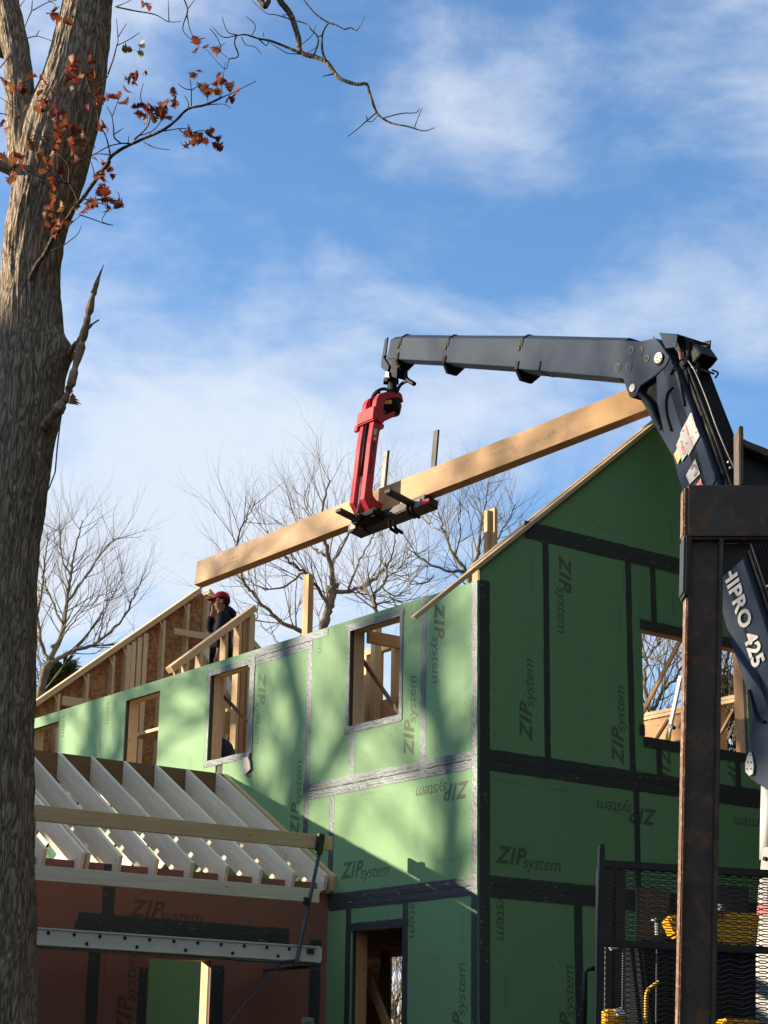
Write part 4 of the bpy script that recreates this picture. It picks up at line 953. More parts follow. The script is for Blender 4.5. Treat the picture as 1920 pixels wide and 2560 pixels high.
for q in ([(705, 1030), (725, 1015), (727, 1021), (708, 1036)], [(735, 1135), (760, 1125), (761, 1131), (737, 1142)], [(690, 1120), (706, 1108), (712, 1150), (704, 1152), (702, 1122)], [(790, 1080), (800, 1070), (803, 1085), (793, 1092)], [(820, 1040), (838, 1030), (840, 1038), (823, 1047)]): decal('warning_print', q, 'decal_black', 0.018)
decal('logo_sticker', [(822, 1270), (864, 1398), (774, 1488), (743, 1410)], 'decal_white', 0.0135)
ring = [(812+32*math.cos(t), 1370+58*math.sin(t)) for t in np.linspace(-2.9, 1.6, 12)]; ring2 = [(812+15*math.cos(t), 1372+30*math.sin(t)) for t in np.linspace(1.6, -2.9, 12)]
decal('logo_mark', ring+ring2, 'decal_black', 0.0155)
decal('logo_mark', [(868, 1438), (880, 1475), (848, 1509), (820, 1509)], 'decal_red', 0.0135); decal('logo_mark', [(882, 1480), (890, 1509), (858, 1509)], 'decal_red', 0.0135)
o_, e_ = CP(1806, 1425, 0.0135), CP(1884, 1672, 0.0135); tx = (e_-o_).normalized(); ty = CNv.cross(tx); ty = ty if ty.x > 0 else -ty
me = text_mesh('model_lettering', 'HIPRO 425', 0.17, 'decal_white', 0.0, 0.006, 1.05); wx = max(v_.co.x for v_ in me.vertices)
sc_ = (e_-o_).length/wx
mm = frame(o_, tx, y=ty); mm = mm @ Matrix.Diagonal((sc_, sc_*1.0, 1, 1)); put('model_lettering', me, crane, mm)
# lifting eye bracket at the elbow of the hose run, pin plate, ram, column
slab('hose_bracket', [(1768, 1195), (1765, 1187), (1780, 1178), (1787, 1182), (1788, 1200), (1780, 1215), (1765, 1216), (1772, 1205)], 0.014, 0.012, 'crane_grey', 0.002)
cdisc(1780, 1192, 0.022, 'crane_black', 'bracket_hole', 0.0145, 0.002)
slab('pin_plate', [(1875, 1878), (1880, 1890), (1884, 1915), (1882, 1935), (1873, 1940), (1863, 1930), (1862, 1908), (1868, 1888)], 0.024, 0.016, 'decal_white', 0.003)
for x, y in ((1868, 1922), (1878, 1922), (1870, 1905), (1878, 1906), (1875, 1888)): cdisc(x, y, 0.009, 'black_steel', 'bolt', 0.0245, 0.005, 8)
MB().tube([CP(1925, 1965, -0.15), CP(1921, 2150, -0.15)], 0.085, 16).build('lift_cylinder', 'white_paint', crane, I4, smooth=True)
slab('crane_column', [(1904, 2125), (1910, 2118), (1990, 2118), (1990, 2880), (1872, 2880), (1890, 2330), (1898, 2180)], -0.05, 0.55, 'cylinder_grey', 0.01)
slab('column_sticker', [(1896, 2215), (1918, 2215), (1917, 2258), (1894, 2258)], -0.0465, 0.001, 'decal_white', 0.0)
slab('column_sticker', [(1893, 2262), (1917, 2262), (1916, 2286), (1892, 2286)], -0.0465, 0.001, 'decal_red', 0.0)
cdisc(1914, 2147, 0.02, 'crane_black', 'bolt', -0.05, 0.02, 10)
# boom tip: cheek plates, shackle
slab('tip_cheek', [(962, 848), (969, 842), (964, 885), (958, 893), (972, 915), (968, 932), (952, 918), (953, 900)], -0.055, 0.02, 'crane_grey', 0.003)
slab('tip_bracket', [(958, 886), (985, 895), (1000, 915), (993, 920), (992, 945), (972, 940), (970, 920), (960, 905)], -0.08, 0.16, 'crane_black', 0.006)
slab('tip_cheek', [(964, 928), (972, 930), (972, 945), (967, 951), (961, 948)], -0.05, 0.02, 'steel_grey', 0.003)
MB().tube([CP(964, 948, -0.03), CP(992, 950, -0.24)], 0.03, 10).build('tip_pin', 'crane_black', crane, I4)
MB().tube([CP(981, 935, -0.15), CP(983, 985, -0.15)], 0.055, 10).build('shackle', 'crane_black', crane, I4)
hose([CP(1014, 912, -0.2), CP(1014, 940, -0.2), CP(1020, 950, -0.2), CP(1036, 960, -0.2)], 0.03, crane)
# truck deck the crane stands on
td = empty('crane_truck', Matrix.Translation(Vector((4.6, 14.9, 0))), 'dark flatbed lorry behind the black mesh guard, mostly out of the picture', 'lorry')
tm = frame((4.6, 14.9, 0), CD, z=(0, 0, 1))
MB().box(-6.5, 2.7, -1.25, 1.25, 0.95, 1.15).build('flatbed', 'black_steel', td, tm)
for x in (-5.6, -4.4, 1.7):
    for y in (-1.05, 1.05):
        w = MB().tube([Vector((x, y-0.15, 0.5)), Vector((x, y+0.15, 0.5))], 0.5, 24).build('wheel', 'hose', td, tm)
        MB().tube([Vector((x, y-0.16, 0.5)), Vector((x, y+0.16, 0.5))], 0.27, 20).build('rim', 'steel_grey', w, tm)
MB().box(-6.4, 2.6, -0.4, 0.4, 0.6, 0.94).build('chassis', 'black_steel', td, tm)

# ================================================================== RUSTY STEEL FRAME near the camera
FY = 6.4
def fy(px, py, d=0.0): return Vector(at_y(px, py, FY+d))
rf = empty('steel_stake_frame', Matrix.Translation(Vector((1.05, FY, 0))), 'rusty dark steel post with a heavy cross-beam on top, close at the right edge', 'steel frame')
def fslab(name, pts, d0, d1, mt, bev=0.004, par=None):
    n = len(pts); k = (FY+d0)/FY
    v = [fy(x, y) for x, y in pts]; v0 = [p + Vector((0, d0, 0)) for p in v]; v1 = [p + Vector((0, d1, 0)) for p in v]
    return MB().add(v0+v1, [tuple(range(n)), tuple(range(2*n-1, n-1, -1))] + [(i, i+n, (i+1) % n+n, (i+1) % n) for i in range(n)]).build(name, mt, par or rf, I4, bevel=bev)
post = fslab('post', [(1722, 1350), (1796, 1350), (1772, 2700), (1747, 4100), (1671, 4100), (1697, 2700)], 0.0, 0.012, 'rusty_steel', 0.003)
fslab('flange', [(1716, 1350), (1724, 1350), (1698, 2700), (1672, 4100), (1664, 4100), (1690, 2700)], -0.02, 0.05, 'rust_bare', 0.006)
fslab('flange', [(1796, 1350), (1806, 1350), (1784, 2700), (1758, 4100), (1748, 4100), (1773, 2700)], -0.03, 0.075, 'rusty_steel', 0.004)
fslab('edge_stiffener', [(1706, 1345), (1726, 1345), (1721, 1470), (1712, 1500), (1703, 1490)], -0.045, 0.06, 'black_steel', 0.008)
fslab('cross_beam', [(1712, 1217), (2100, 1217), (2100, 1352), (1712, 1352)], -0.03, 0.045, 'rusty_steel', 0.010)
fslab('weld_cap', [(1706, 1225), (1713, 1221), (1713, 1350), (1704, 1345)], -0.026, 0.04, 'rust_bare', 0.006)
fslab('gusset', [(1803, 1353), (1882, 1353), (1870, 1385), (1806, 1440)], 0.03, 0.05, 'black_steel', 0.003)
fslab('upright_fin', [(1845, 1068), (1856, 1068), (1858, 1216), (1846, 1216)], -0.02, 0.09, 'rusty_steel', 0.004)
fslab('back_plate', [(1858, 1112), (2100, 1215), (2100, 1216), (1858, 1216)], 0.06, 0.075, 'black_steel', 0.002)
fslab('sloped_angle', [(1856, 1100), (1866, 1106), (2100, 1205), (2100, 1222), (1866, 1124), (1856, 1118)], -0.02, 0.06, 'rusty_steel', 0.003)
fslab('sloped_angle', [(1866, 1104), (1871, 1103), (1905, 1116), (2100, 1200), (2100, 1206)], 0.0, 0.05, 'black_steel', 0.002)

# ================================================================== MESH GUARD and yellow machine behind it
CY = 8.2
cage = empty('mesh_guard', Matrix.Translation(Vector((1.2, CY, 0))), 'black expanded-metal guard with steel rails at the lower right', 'mesh guard')
def cy(px, py, d=0.0): return Vector(at_y(px, py, CY))+Vector((0, d, 0))
def cbar(name, a, b, w, t, mt='black_steel', d=0.0): return MB().bar(cy(*a, d), cy(*b, d), w, t, (0, -1, 0)).build(name, mt, cage, I4, bevel=0.003)
cbar('corner_post', (1503, 2112), (1468, 3780), 0.028, 0.05); cbar('rail', (1490, 2648), (2100, 2665), 0.03, 0.04); cbar('corner_post', (2096, 2190), (2060, 3780), 0.028, 0.05)
MB().tube([cy(1497, 2114, -0.03), cy(1490, 2330, -0.03), cy(1485, 2640, -0.03)], 0.004, 6).build('edge_trim', 'steel_grey', cage, I4)
cbar('rail', (1508, 2160), (2100, 2196), 0.032, 0.04); cbar('rail', (1502, 2358), (2100, 2384), 0.030, 0.04)
MB().tube([cy(1488, 2420, 0.02), cy(1470, 2422, 0.02), cy(1464, 2432, 0.02), cy(1461, 2640, 0.02)], 0.011, 10).build('grab_handle', 'black_steel', cage, I4, smooth=True)
def expanded(x0, y0, x1, y1, slope, name):
    mb = MB(); cw, ch = 27.0, 13.0; r = 0.0026
    nx = int((x1-x0)/cw)+1; ny = int((y1-y0)/ch)+1
    for j in range(ny+1):
        for sgn in (1, -1):
            pts = []
            for i in range(nx*4+1):
                t = i % 4; ph = (i//4 + (0 if sgn == 1 else 1)) % 2
                x = x0+i*cw/4
                base = {0: 0.5, 1: 0.5, 2: 0.0, 3: -0.5}[t] if False else 0
                m_ = (i/2.0 + j) % 4
                tri = [0.5, 0.5, 0, -0.5, -0.5, -0.5, 0, 0.5]
                k = (i + (4 if sgn < 0 else 0)) % 8
                y = y0+j*ch+tri[k]*ch*0.5*1.0 + slope*(x-x0)
                pts.append(cy(x, y, 0.004*sgn))
            mb.tube(pts, r, 4, cap=False)
    o = mb.build(name, 'black_steel', cage, I4, fix=False); tag(o, kind='stuff'); return o
expanded(1510, 2172, 1960, 2352, 0.06, 'expanded_metal'); expanded(1502, 2374, 1960, 2640, 0.045, 'expanded_metal')
# yellow machine (truck-mounted forklift) behind the guard
YM = 10.5
def ym(px, py, d=0.0): return Vector(at_y(px, py, YM))+Vector((0, d, 0))
fk = empty('yellow_forklift', Matrix.Translation(Vector((1.9, YM, 0))), 'yellow machine with dark mast half hidden behind the black mesh', 'forklift')
def yslab(name, pts, d0, d1, mt, bev=0.006):
    n = len(pts); v = [ym(x, y, d0) for x, y in pts]+[ym(x, y, d1) for x, y in pts]
    return MB().add(v, [tuple(range(n)), tuple(range(2*n-1, n-1, -1))] + [(i, i+n, (i+1) % n+n, (i+1) % n) for i in range(n)]).build(name, mt, fk, I4, bevel=bev)
yslab('engine_cover', [(1668, 2290), (1700, 2281), (1900, 2281), (1893, 2362), (1805, 2362), (1790, 2345), (1740, 2340), (1690, 2340)], 0.0, 0.5, 'yellow_paint', 0.015)
yslab('machine_body', [(1600, 2345), (1805, 2366), (1900, 2366), (1900, 2700), (1640, 2700)], 0.1, 0.9, 'crane_black', 0.02)
yslab('mast_channel', [(1513, 2150), (1550, 2146), (1546, 2640), (1508, 2640)], 0.3, 0.45, 'black_steel'); yslab('mast_channel', [(1556, 2148), (1582, 2148), (1578, 2640), (1552, 2640)], 0.3, 0.45, 'black_steel')
yslab('mast_cover', [(1616, 2200), (1700, 2210), (1690, 2345), (1616, 2345)], 0.35, 0.45, 'rusty_steel')
yslab('mast_cover', [(1790, 2195), (1900, 2205), (1897, 2280), (1790, 2280)], 0.3, 0.4, 'black_steel')
MB().tube([ym(1645, 2300), ym(1646, 2338)], 0.02, 12).tube([ym(1643, 2296), ym(1643, 2303)], 0.034, 14).build('filler_cap', 'steel_grey', fk, I4)
MB().tube([ym(1800, 2262), ym(1797, 2290)], 0.03, 12).build('exhaust', 'chrome', fk, I4, smooth=True)
hose([ym(1628, 2462, -0.3), ym(1610, 2475, -0.3), ym(1598, 2490, -0.3), ym(1596, 2540, -0.3), ym(1595, 2650, -0.3)], 0.011, fk, 'yellow_paint', 'grab_rail')
yslab('fender', [(1498, 2530), (1515, 2524), (1545, 2545), (1552, 2700), (1498, 2700)], -0.3, 0.1, 'yellow_paint', 0.01)
yslab('lamp', [(1515, 2528), (1535, 2524), (1547, 2545), (1525, 2545)], -0.34, -0.31, 'plastic_white', 0.003)
yslab('lever_plate', [(1508, 2366), (1540, 2362), (1538, 2376), (1518, 2382)], -0.2, -0.15, 'plastic_white', 0.003)
for x in (1503, 1546, 1629): MB().tube([ym(x, 2370, -0.2), ym(x-3, 2620, -0.2)], 0.004, 6).build('control_rod', 'steel_grey', fk, I4)
yslab('machine_body', [(1560, 2705), (1960, 2705), (1960, 3250), (1540, 3250)], 0.0, 1.0, 'crane_black', 0.03)
for x_ in (1600, 1880):
    wl = MB().tube([ym(x_, 3300, -0.12), ym(x_, 3300, 0.12)], 0.42, 22).build('wheel', 'hose', fk, I4)
    MB().tube([ym(x_, 3300, -0.13), ym(x_, 3300, 0.13)], 0.2, 16).build('rim', 'yellow_paint', wl, I4)
yslab('wheel_guard', [(1795, 2548), (1880, 2552), (1880, 2700), (1795, 2700)], -0.2, 0.1, 'yellow_paint', 0.01)
# measuring rod and ladder seen through the gable window
rod = empty('survey_rod', Matrix.Translation(Vector(H(2.6, 4.6, 3.85))), 'white measuring rod with yellow foot leaning behind the shaded window', 'measuring rod')
def rv(px, py): return Vector(plane_pt(px, py, H(0, 4.6, 0), HV))
MB().bar(rv(1672, 1835), rv(1702, 1690), 0.05, 0.03, HV).build('rod', 'plastic_white', rod, I4); MB().bar(rv(1664, 1880), rv(1672, 1835), 0.06, 0.035, HV).build('foot', 'rod_yellow', rod, I4)
MB().bar(rv(1675, 1814), rv(1685, 1820), 0.04, 0.06, HV).build('bracket', 'black_steel', rod, I4)

# ================================================================== PEOPLE
def skin_body(name, joints, bones, mat, parent, m, sub=2):
    """joints: {name: (x, y, z, rx, ry)}; one continuous skinned surface, baked to a mesh"""
    keys = list(joints); me = bpy.data.meshes.new(name)
    me.from_pydata([joints[k][:3] for k in keys], [(keys.index(a), keys.index(b)) for a, b in bones], [])
    ob = bpy.data.objects.new(name, me); COL.objects.link(ob)
    sk = ob.modifiers.new('s', 'SKIN'); sk.use_smooth_shade = True
    for i, k in enumerate(keys):
        d = me.skin_vertices[0].data[i]; d.radius = joints[k][3:5]; d.use_root = (i == 0)
    sb = ob.modifiers.new('d', 'SUBSURF'); sb.levels = sub; sb.render_levels = sub
    dg = bpy.context.evaluated_depsgraph_get(); dg.update()
    out = bpy.data.meshes.new_from_object(ob.evaluated_get(dg)); bpy.data.objects.remove(ob)
    out.materials.clear(); out.materials.append(MATS[mat]); out.polygons.foreach_set('use_smooth', [True]*len(out.polygons))
    return put(name, out, parent, m)
def ellipsoid(name, c, r, mat, parent, m, rot=None, zmin=-9, seg=20):
    bm = bmesh.new(); bmesh.ops.create_uvsphere(bm, u_segments=seg, v_segments=seg//2+2, radius=1.0)
    if zmin > -1: bmesh.ops.delete(bm, geom=[v for v in bm.verts if v.co.z < zmin], context='VERTS')
    mt = Matrix.Translation(c) @ (rot or Matrix.Identity(4)) @ Matrix.Diagonal((*r, 1)); bmesh.ops.transform(bm, matrix=mt, verts=bm.verts)
    me = bpy.data.meshes.new(name); bm.to_mesh(me); bm.free(); me.materials.append(MATS[mat]); me.polygons.foreach_set('use_smooth', [True]*len(me.polygons)); return put(name, me, parent, m)
# worker in a red cap at the roof peak, seen from the side and back, hand raised to his face; local: x = forward, y = left, z = up
pp = at_y(556, 1600, 25.6); WZ = at_y(560, 1486, 25.6)[2]-1.80
ma = frame((pp[0], pp[1], WZ), (-0.97, -0.10, 0), z=(0, 0, 1))
man = empty('person', ma, 'worker in a red cap and dark hooded jacket with a hand raised to the face', 'person')
MJ = {'pel': (0, 0, 0.95, .15, .13), 'waist': (0.01, 0, 1.10, .14, .12), 'chest': (0.02, 0, 1.32, .17, .14), 'neck0': (0.01, 0, 1.50, .07, .07), 'neck': (0.03, 0, 1.56, .058, .06), 'head0': (0.045, 0, 1.63, .075, .085), 'head1': (0.045, 0, 1.71, .085, .10), 'head2': (0.04, 0, 1.77, .06, .07),
      'nose': (0.145, 0, 1.655, .014, .014),
      'shL': (0.01, .19, 1.44, .065, .06), 'elL': (0.04, .28, 1.16, .048, .048), 'wrL': (0.05, .25, 0.93, .033, .03),
      'shR': (0.01, -.19, 1.44, .065, .06), 'elR': (0.20, -.24, 1.34, .048, .048), 'wrR': (0.145, -.10, 1.58, .033, .028),
      'hipL': (0, .10, .88, .09, .09), 'knL': (0.05, .11, .48, .062, .062), 'anL': (0, .11, .08, .045, .045), 'toL': (0.16, .12, .035, .04, .03),
      'hipR': (0, -.10, .88, .09, .09), 'knR': (0.06, -.11, .48, .062, .062), 'anR': (0.02, -.11, .08, .045, .045), 'toR': (0.18, -.12, .035, .04, .03)}
MBN = [('pel', 'waist'), ('waist', 'chest'), ('chest', 'neck0'), ('neck0', 'neck'), ('neck', 'head0'), ('head0', 'head1'), ('head1', 'head2'), ('head0', 'nose'), ('chest', 'shL'), ('shL', 'elL'), ('elL', 'wrL'), ('chest', 'shR'), ('shR', 'elR'), ('elR', 'wrR'),
       ('pel', 'hipL'), ('hipL', 'knL'), ('knL', 'anL'), ('anL', 'toL'), ('pel', 'hipR'), ('hipR', 'knR'), ('knR', 'anR'), ('anR', 'toR')]
# fingers of the raised right hand (rooted in the palm) and of the left
def add_hand(J, B, wrist, palm, dirn, side, tag_):
    J['palm'+tag_] = (*palm, .036, .022); B.append((wrist, 'palm'+tag_))
    d = Vector(dirn).normalized(); s = Vector(side).normalized()
    for k, (o, L) in enumerate(((-.032, .065), (-.011, .075), (.011, .072), (.031, .058))):
        b0 = Vector(palm)+s*o+d*0.035; b1 = b0+d*L*0.5; b2 = b0+d*L+Vector((-.008, 0, 0))
        J[f'f{k}a{tag_}'] = (*b0, .0095, .0095); J[f'f{k}b{tag_}'] = (*b1, .009, .009); J[f'f{k}c{tag_}'] = (*b2, .0075, .0075)
        B += [('palm'+tag_, f'f{k}a{tag_}'), (f'f{k}a{tag_}', f'f{k}b{tag_}'), (f'f{k}b{tag_}', f'f{k}c{tag_}')]
    t0 = Vector(palm)-s*0.035; t1 = t0-s*0.02+d*0.035
    J['ta'+tag_] = (*t0, .011, .011); J['tb'+tag_] = (*t1, .009, .009); B += [('palm'+tag_, 'ta'+tag_), ('ta'+tag_, 'tb'+tag_)]
add_hand(MJ, MBN, 'wrR', (0.15, -0.085, 1.64), (0.0, 0.05, 1), (1, 0.3, 0), 'R')
add_hand(MJ, MBN, 'wrL', (0.06, 0.25, 0.85), (0.2, -0.1, -1), (1, 0, 0.3), 'L')
skin_body('body', MJ, MBN, 'skin', man, ma)
jk = {k: v for k, v in MJ.items() if k in ('pel', 'waist', 'chest', 'neck0', 'shL', 'elL', 'wrL', 'shR', 'elR', 'wrR')}
jk = {k: (*v[:3], v[3]+.035, v[4]+.035) for k, v in jk.items()}; jk['pel'] = (0, 0, .90, .185, .165); jk['wrR'] = (0.16, -.13, 1.53, .05, .048); jk['wrL'] = (0.05, .25, 0.95, .05, .05); jk['neck0'] = (0.0, 0, 1.50, .11, .11)
skin_body('jacket', jk, [b for b in MBN if b[0] in jk and b[1] in jk], 'navy_cloth', man, ma)
hd = {'a': (-0.05, 0, 1.50, .12, .13), 'b': (-0.10, 0, 1.56, .10, .11), 'c': (-0.135, 0, 1.60, .06, .09)}
skin_body('hood', hd, [('a', 'b'), ('b', 'c')], 'navy_cloth', man, ma)
tr = {k: (*MJ[k][:3], MJ[k][3]+.022, MJ[k][4]+.022) for k in ('pel', 'hipL', 'knL', 'anL', 'hipR', 'knR', 'anR')}
skin_body('trousers', tr, [b for b in MBN if b[0] in tr and b[1] in tr], 'denim', man, ma)
for s_, k in ((1, 'L'), (-1, 'R')):
    bt = {'a': (*MJ['an'+k][:3], .062, .06), 'b': (MJ['to'+k][0]*0.6, MJ['to'+k][1], .05, .055, .045), 'c': (*MJ['to'+k][:3], .05, .038)}
    skin_body('boot', bt, [('a', 'b'), ('b', 'c')], 'boot', man, ma)
ellipsoid('hair', (0.015, 0, 1.705), (.105, .094, .10), 'hair', man, ma)
cp = ellipsoid('cap', (0.035, 0, 1.735), (.122, .104, .108), 'cap_red', man, ma, zmin=-0.12)
MB().prism([(0.13, -0.085), (0.19, -0.075), (0.235, -0.04), (0.245, 0), (0.235, 0.04), (0.19, 0.075), (0.13, 0.085)], 1.712, 1.722, 'xy').build('cap_peak', 'cap_red', man, ma, bevel=0.003)
for s_ in (1, -1): ellipsoid('ear', (0.03, s_*0.098, 1.675), (.022, .012, .032), 'skin', man, ma, seg=10)
for s_ in (1, -1): ellipsoid('eye', (0.128, s_*0.034, 1.685), (.012, .014, .009), 'hair', man, ma, seg=8)
# plank he stands on, laid across the inner frame
stg = thing_board('staging_plank', (7.0, 1.9, WZ-0.028), (9.6, 1.9, WZ-0.028), 0.9, 0.045, 'pine', 'wide plank under the feet of the worker in the red cap', 'plank')
# second worker, bent over inside the second window
p2 = at_y(566, 1880, 22.75); mz = 4.14
thing_board('step_platform', (4.2, 0.75, 4.115), (5.4, 0.75, 4.115), 0.75, 0.04, 'pine', 'low plywood step under the worker bending inside the window', 'step')
mb2 = frame((p2[0], p2[1], mz), (-0.85, 0.5, 0), z=(0, 0, 1))
per2 = empty('person', mb2, 'worker in a dark jacket bending forward inside the window opening above the wing roof', 'person')
P2 = dict(MJ)
for k in list(P2):
    if k.endswith('R') and k[0] in 'ft' and len(k) <= 4 and k not in ('toR',): del P2[k]
P2J = {'pel': (-0.05, 0, .98, .15, .13), 'waist': (0.0, 0, 1.14, .14, .12), 'chest': (0.10, 0, 1.36, .17, .14), 'neck0': (0.20, 0, 1.50, .07, .07), 'neck': (0.24, 0, 1.55, .058, .06), 'head0': (0.29, 0, 1.60, .075, .085), 'head1': (0.32, 0, 1.67, .085, .10), 'head2': (0.325, 0, 1.73, .06, .07), 'nose': (0.40, 0, 1.60, .014, .014),
       'shL': (0.12, .19, 1.45, .065, .06), 'elL': (0.22, .26, 1.20, .048, .048), 'wrL': (0.42, .22, 1.12, .033, .03), 'shR': (0.12, -.19, 1.45, .065, .06), 'elR': (0.22, -.26, 1.20, .048, .048), 'wrR': (0.42, -.22, 1.12, .033, .03),
       'hipL': (-.04, .10, .90, .09, .09), 'knL': (0.02, .11, .48, .062, .062), 'anL': (-.02, .11, .08, .045, .045), 'toL': (0.14, .12, .035, .04, .03), 'hipR': (-.04, -.10, .90, .09, .09), 'knR': (0.04, -.11, .48, .062, .062), 'anR': (0, -.11, .08, .045, .045), 'toR': (0.16, -.12, .035, .04, .03)}
P2B = [b for b in MBN if b[0] in P2J and b[1] in P2J]
add_hand(P2J, P2B, 'wrR', (0.48, -0.21, 1.10), (1, 0, -0.3), (0, 1, 0), 'R'); add_hand(P2J, P2B, 'wrL', (0.48, 0.21, 1.10), (1, 0, -0.3), (0, -1, 0), 'L')
skin_body('body', P2J, P2B, 'skin', per2, mb2)
jk2 = {k: (*P2J[k][:3], P2J[k][3]+.035, P2J[k][4]+.035) for k in ('pel', 'waist', 'chest', 'neck0', 'shL', 'elL', 'wrL', 'shR', 'elR', 'wrR')}
skin_body('jacket', jk2, [b for b in MBN if b[0] in jk2 and b[1] in jk2], 'grey_cloth', per2, mb2)
tr2 = {k: (*P2J[k][:3], P2J[k][3]+.022, P2J[k][4]+.022) for k in ('pel', 'hipL', 'knL', 'anL', 'hipR', 'knR', 'anR')}
skin_body('trousers', tr2, [b for b in MBN if b[0] in tr2 and b[1] in tr2], 'denim', per2, mb2)
ellipsoid('hair', (0.295, 0, 1.67), (.105, .094, .10), 'hair', per2, mb2)

# ================================================================== NEAR OAK
TY = 9.0
def ty(px, py, d=0.0): return Vector(at_y(px, py, TY+d))
PXM = TY/FPX*1.05
oak = empty('oak_tree', Matrix.Translation(Vector((-1.95, TY, 0))), 'thick oak trunk forking at the left edge, with a few rust-red leaves', 'tree')
def bark_tube(name, cps, sides, mat, parent, amp=0.012, bump=None, m=8, seed=0, extend=None, dens=0.02):
    """cps: [(px, py, radius_px, depth)], ragged furrowed surface"""
    P = [ty(x, y, d) for x, y, r, d in cps]; Rr = [r*PXM for _, _, r, _ in cps]
    pts = []; rad = []
    for i in range(len(P)-1):
        p0, p1, p2, p3 = P[max(i-1, 0)], P[i], P[i+1], P[min(i+2, len(P)-1)]; n = max(2, int((p2-p1).length/dens))
        for k in range(n):
            t = k/n; pts.append(0.5*((2*p1)+(p2-p0)*t+(2*p0-5*p1+4*p2-p3)*t*t+(3*p1-p0-3*p2+p3)*t**3)); rad.append(Rr[i]*(1-t)+Rr[i+1]*t)
    pts.append(P[-1]); rad.append(Rr[-1])
    mb = MB().tube(pts, 1.0, sides); nv = []; off = Vector((seed*3.1, seed*1.7, 0))
    for i in range(len(pts)):
        c = pts[i]
        for k in range(sides):
            v = Vector(mb.v[i*sides+k])-c; q = v*0.17
            f = mnoise.fractal(Vector((v.x*7.0, v.y*7.0, c.z*1.9))*1.9+off, 0.9, 2.1, 4)
            f2 = abs(mnoise.noise(Vector((v.x*15, v.y*15, c.z*4.5))+off*2))
            r = rad[i]*(1+0.035*mnoise.noise(Vector((v.x, v.y, c.z*1.3))+off)) + amp*(f*0.9 + f2*0.9-0.3)
            if bump: r += bump(v, c)
            nv.append(tuple(c+v*r))
    mb.v = nv + mb.v[len(nv):]
    return mb.build(name, mat, parent, I4, smooth=True, fix=False)
zb = ty(165, 895).z
def knob(v, c):
    d = (c.z-zb)/0.085; a = max(0.0, v.normalized().dot(Vector((0.96, -0.28, 0))))
    return 0.062*math.exp(-d*d)*a**6 + 0.02*math.exp(-((c.z-zb)/0.3)**2)*a**2
trunk = bark_tube('trunk', [(-38, 2900, 126, 0), (-38, 2560, 120, 0), (-30, 2000, 108, 0), (-13, 1650, 98, 0), (2, 1400, 92, 0), (27, 1250, 88, 0), (50, 1100, 86, 0), (68, 1000, 84, 0), (73, 850, 80, 0), (73, 760, 77, 0), (76, 680, 75, 0), (84, 600, 76, 0), (108, 500, 86, 0), (130, 400, 98, 0), (152, 310, 98, 0), (180, 220, 86, 0), (199, 130, 77, 0), (214, 40, 68, 0), (226, -60, 62, 0), (235, -260, 58, 0), (262, -560, 48, 0), (300, -900, 36, 0), (330, -1250, 20, 0)], 160, 'oak_bark', oak, 0.011, knob)
# buried base down to the ground
gx_ = at_y(-38, 2900, TY); MB().tube([Vector((gx_[0]-0.02, TY, -0.1)), Vector((gx_[0], TY, gx_[2]+0.02))], [0.34, 126*PXM], 40).build('root_flare', 'oak_bark', oak, I4, smooth=True)
bark_tube('stem', [(78, 420, 58, -0.02), (62, 330, 48, -0.02), (52, 250, 40, -0.02), (44, 150, 35, 0), (30, 70, 34, 0.02), (14, 0, 34, 0.04), (-10, -120, 33, 0.05), (-60, -420, 28, 0.1), (-130, -760, 18, 0.2)], 80, 'oak_bark', oak, 0.010, None, seed=3)
bark_tube('stem', [(30, 425, 18, -0.1), (5, 415, 15, -0.12), (-40, 400, 14, -0.15)], 24, 'oak_bark', oak, 0.004, None, seed=5)
bark_tube('stem', [(10, 130, 26, 0.12), (-10, 60, 26, 0.14), (-30, 0, 26, 0.15)], 32, 'oak_bark', oak, 0.006, None, seed=6)
def jag(name, pts, rad, mat, seed, parent=oak, sides=9, amp=0.35):
    r = random.Random(seed); P = []; Q = []
    for i in range(len(pts)-1):
        for k in range(5):
            t = k/5; P.append(pts[i].lerp(pts[i+1], t)); Q.append((rad[i]*(1-t)+rad[i+1]*t)*(1+r.uniform(-amp, amp)))
    P.append(pts[-1]); Q.append(rad[-1]); return MB().tube(P, Q, sides).build(name, mat, parent, I4)
fd = -0.19
jag('broken_branch', [ty(112, 1065, -0.12), ty(140, 1030, fd), ty(162, 1000, fd), ty(178, 960, fd), ty(190, 910, fd), ty(205, 855, fd), ty(218, 800, fd), ty(232, 740, fd), ty(246, 695, fd), ty(259, 662, fd)], [.034, .030, .022, .018, .019, .021, .019, .014, .008, .002], 'dead_wood', 4)
jag('broken_branch', [ty(172, 885, -0.1), ty(190, 858, -0.16), ty(205, 840, fd), ty(228, 812, fd), ty(248, 799, fd)], [.012, .011, .009, .008, .003], 'dead_wood', 5)
MB().tube([ty(157, 1015, fd), ty(150, 1060, fd), ty(143, 1120, fd), ty(138, 1180, fd), ty(125, 1215, fd), ty(112, 1240, fd)], .004, 6).build('vine', 'twig', oak, I4)
def zl(p, base=(0, 0), s=2.592): return (base[0]+p[0]/s, base[1]+p[1]/s)
FD = -0.35
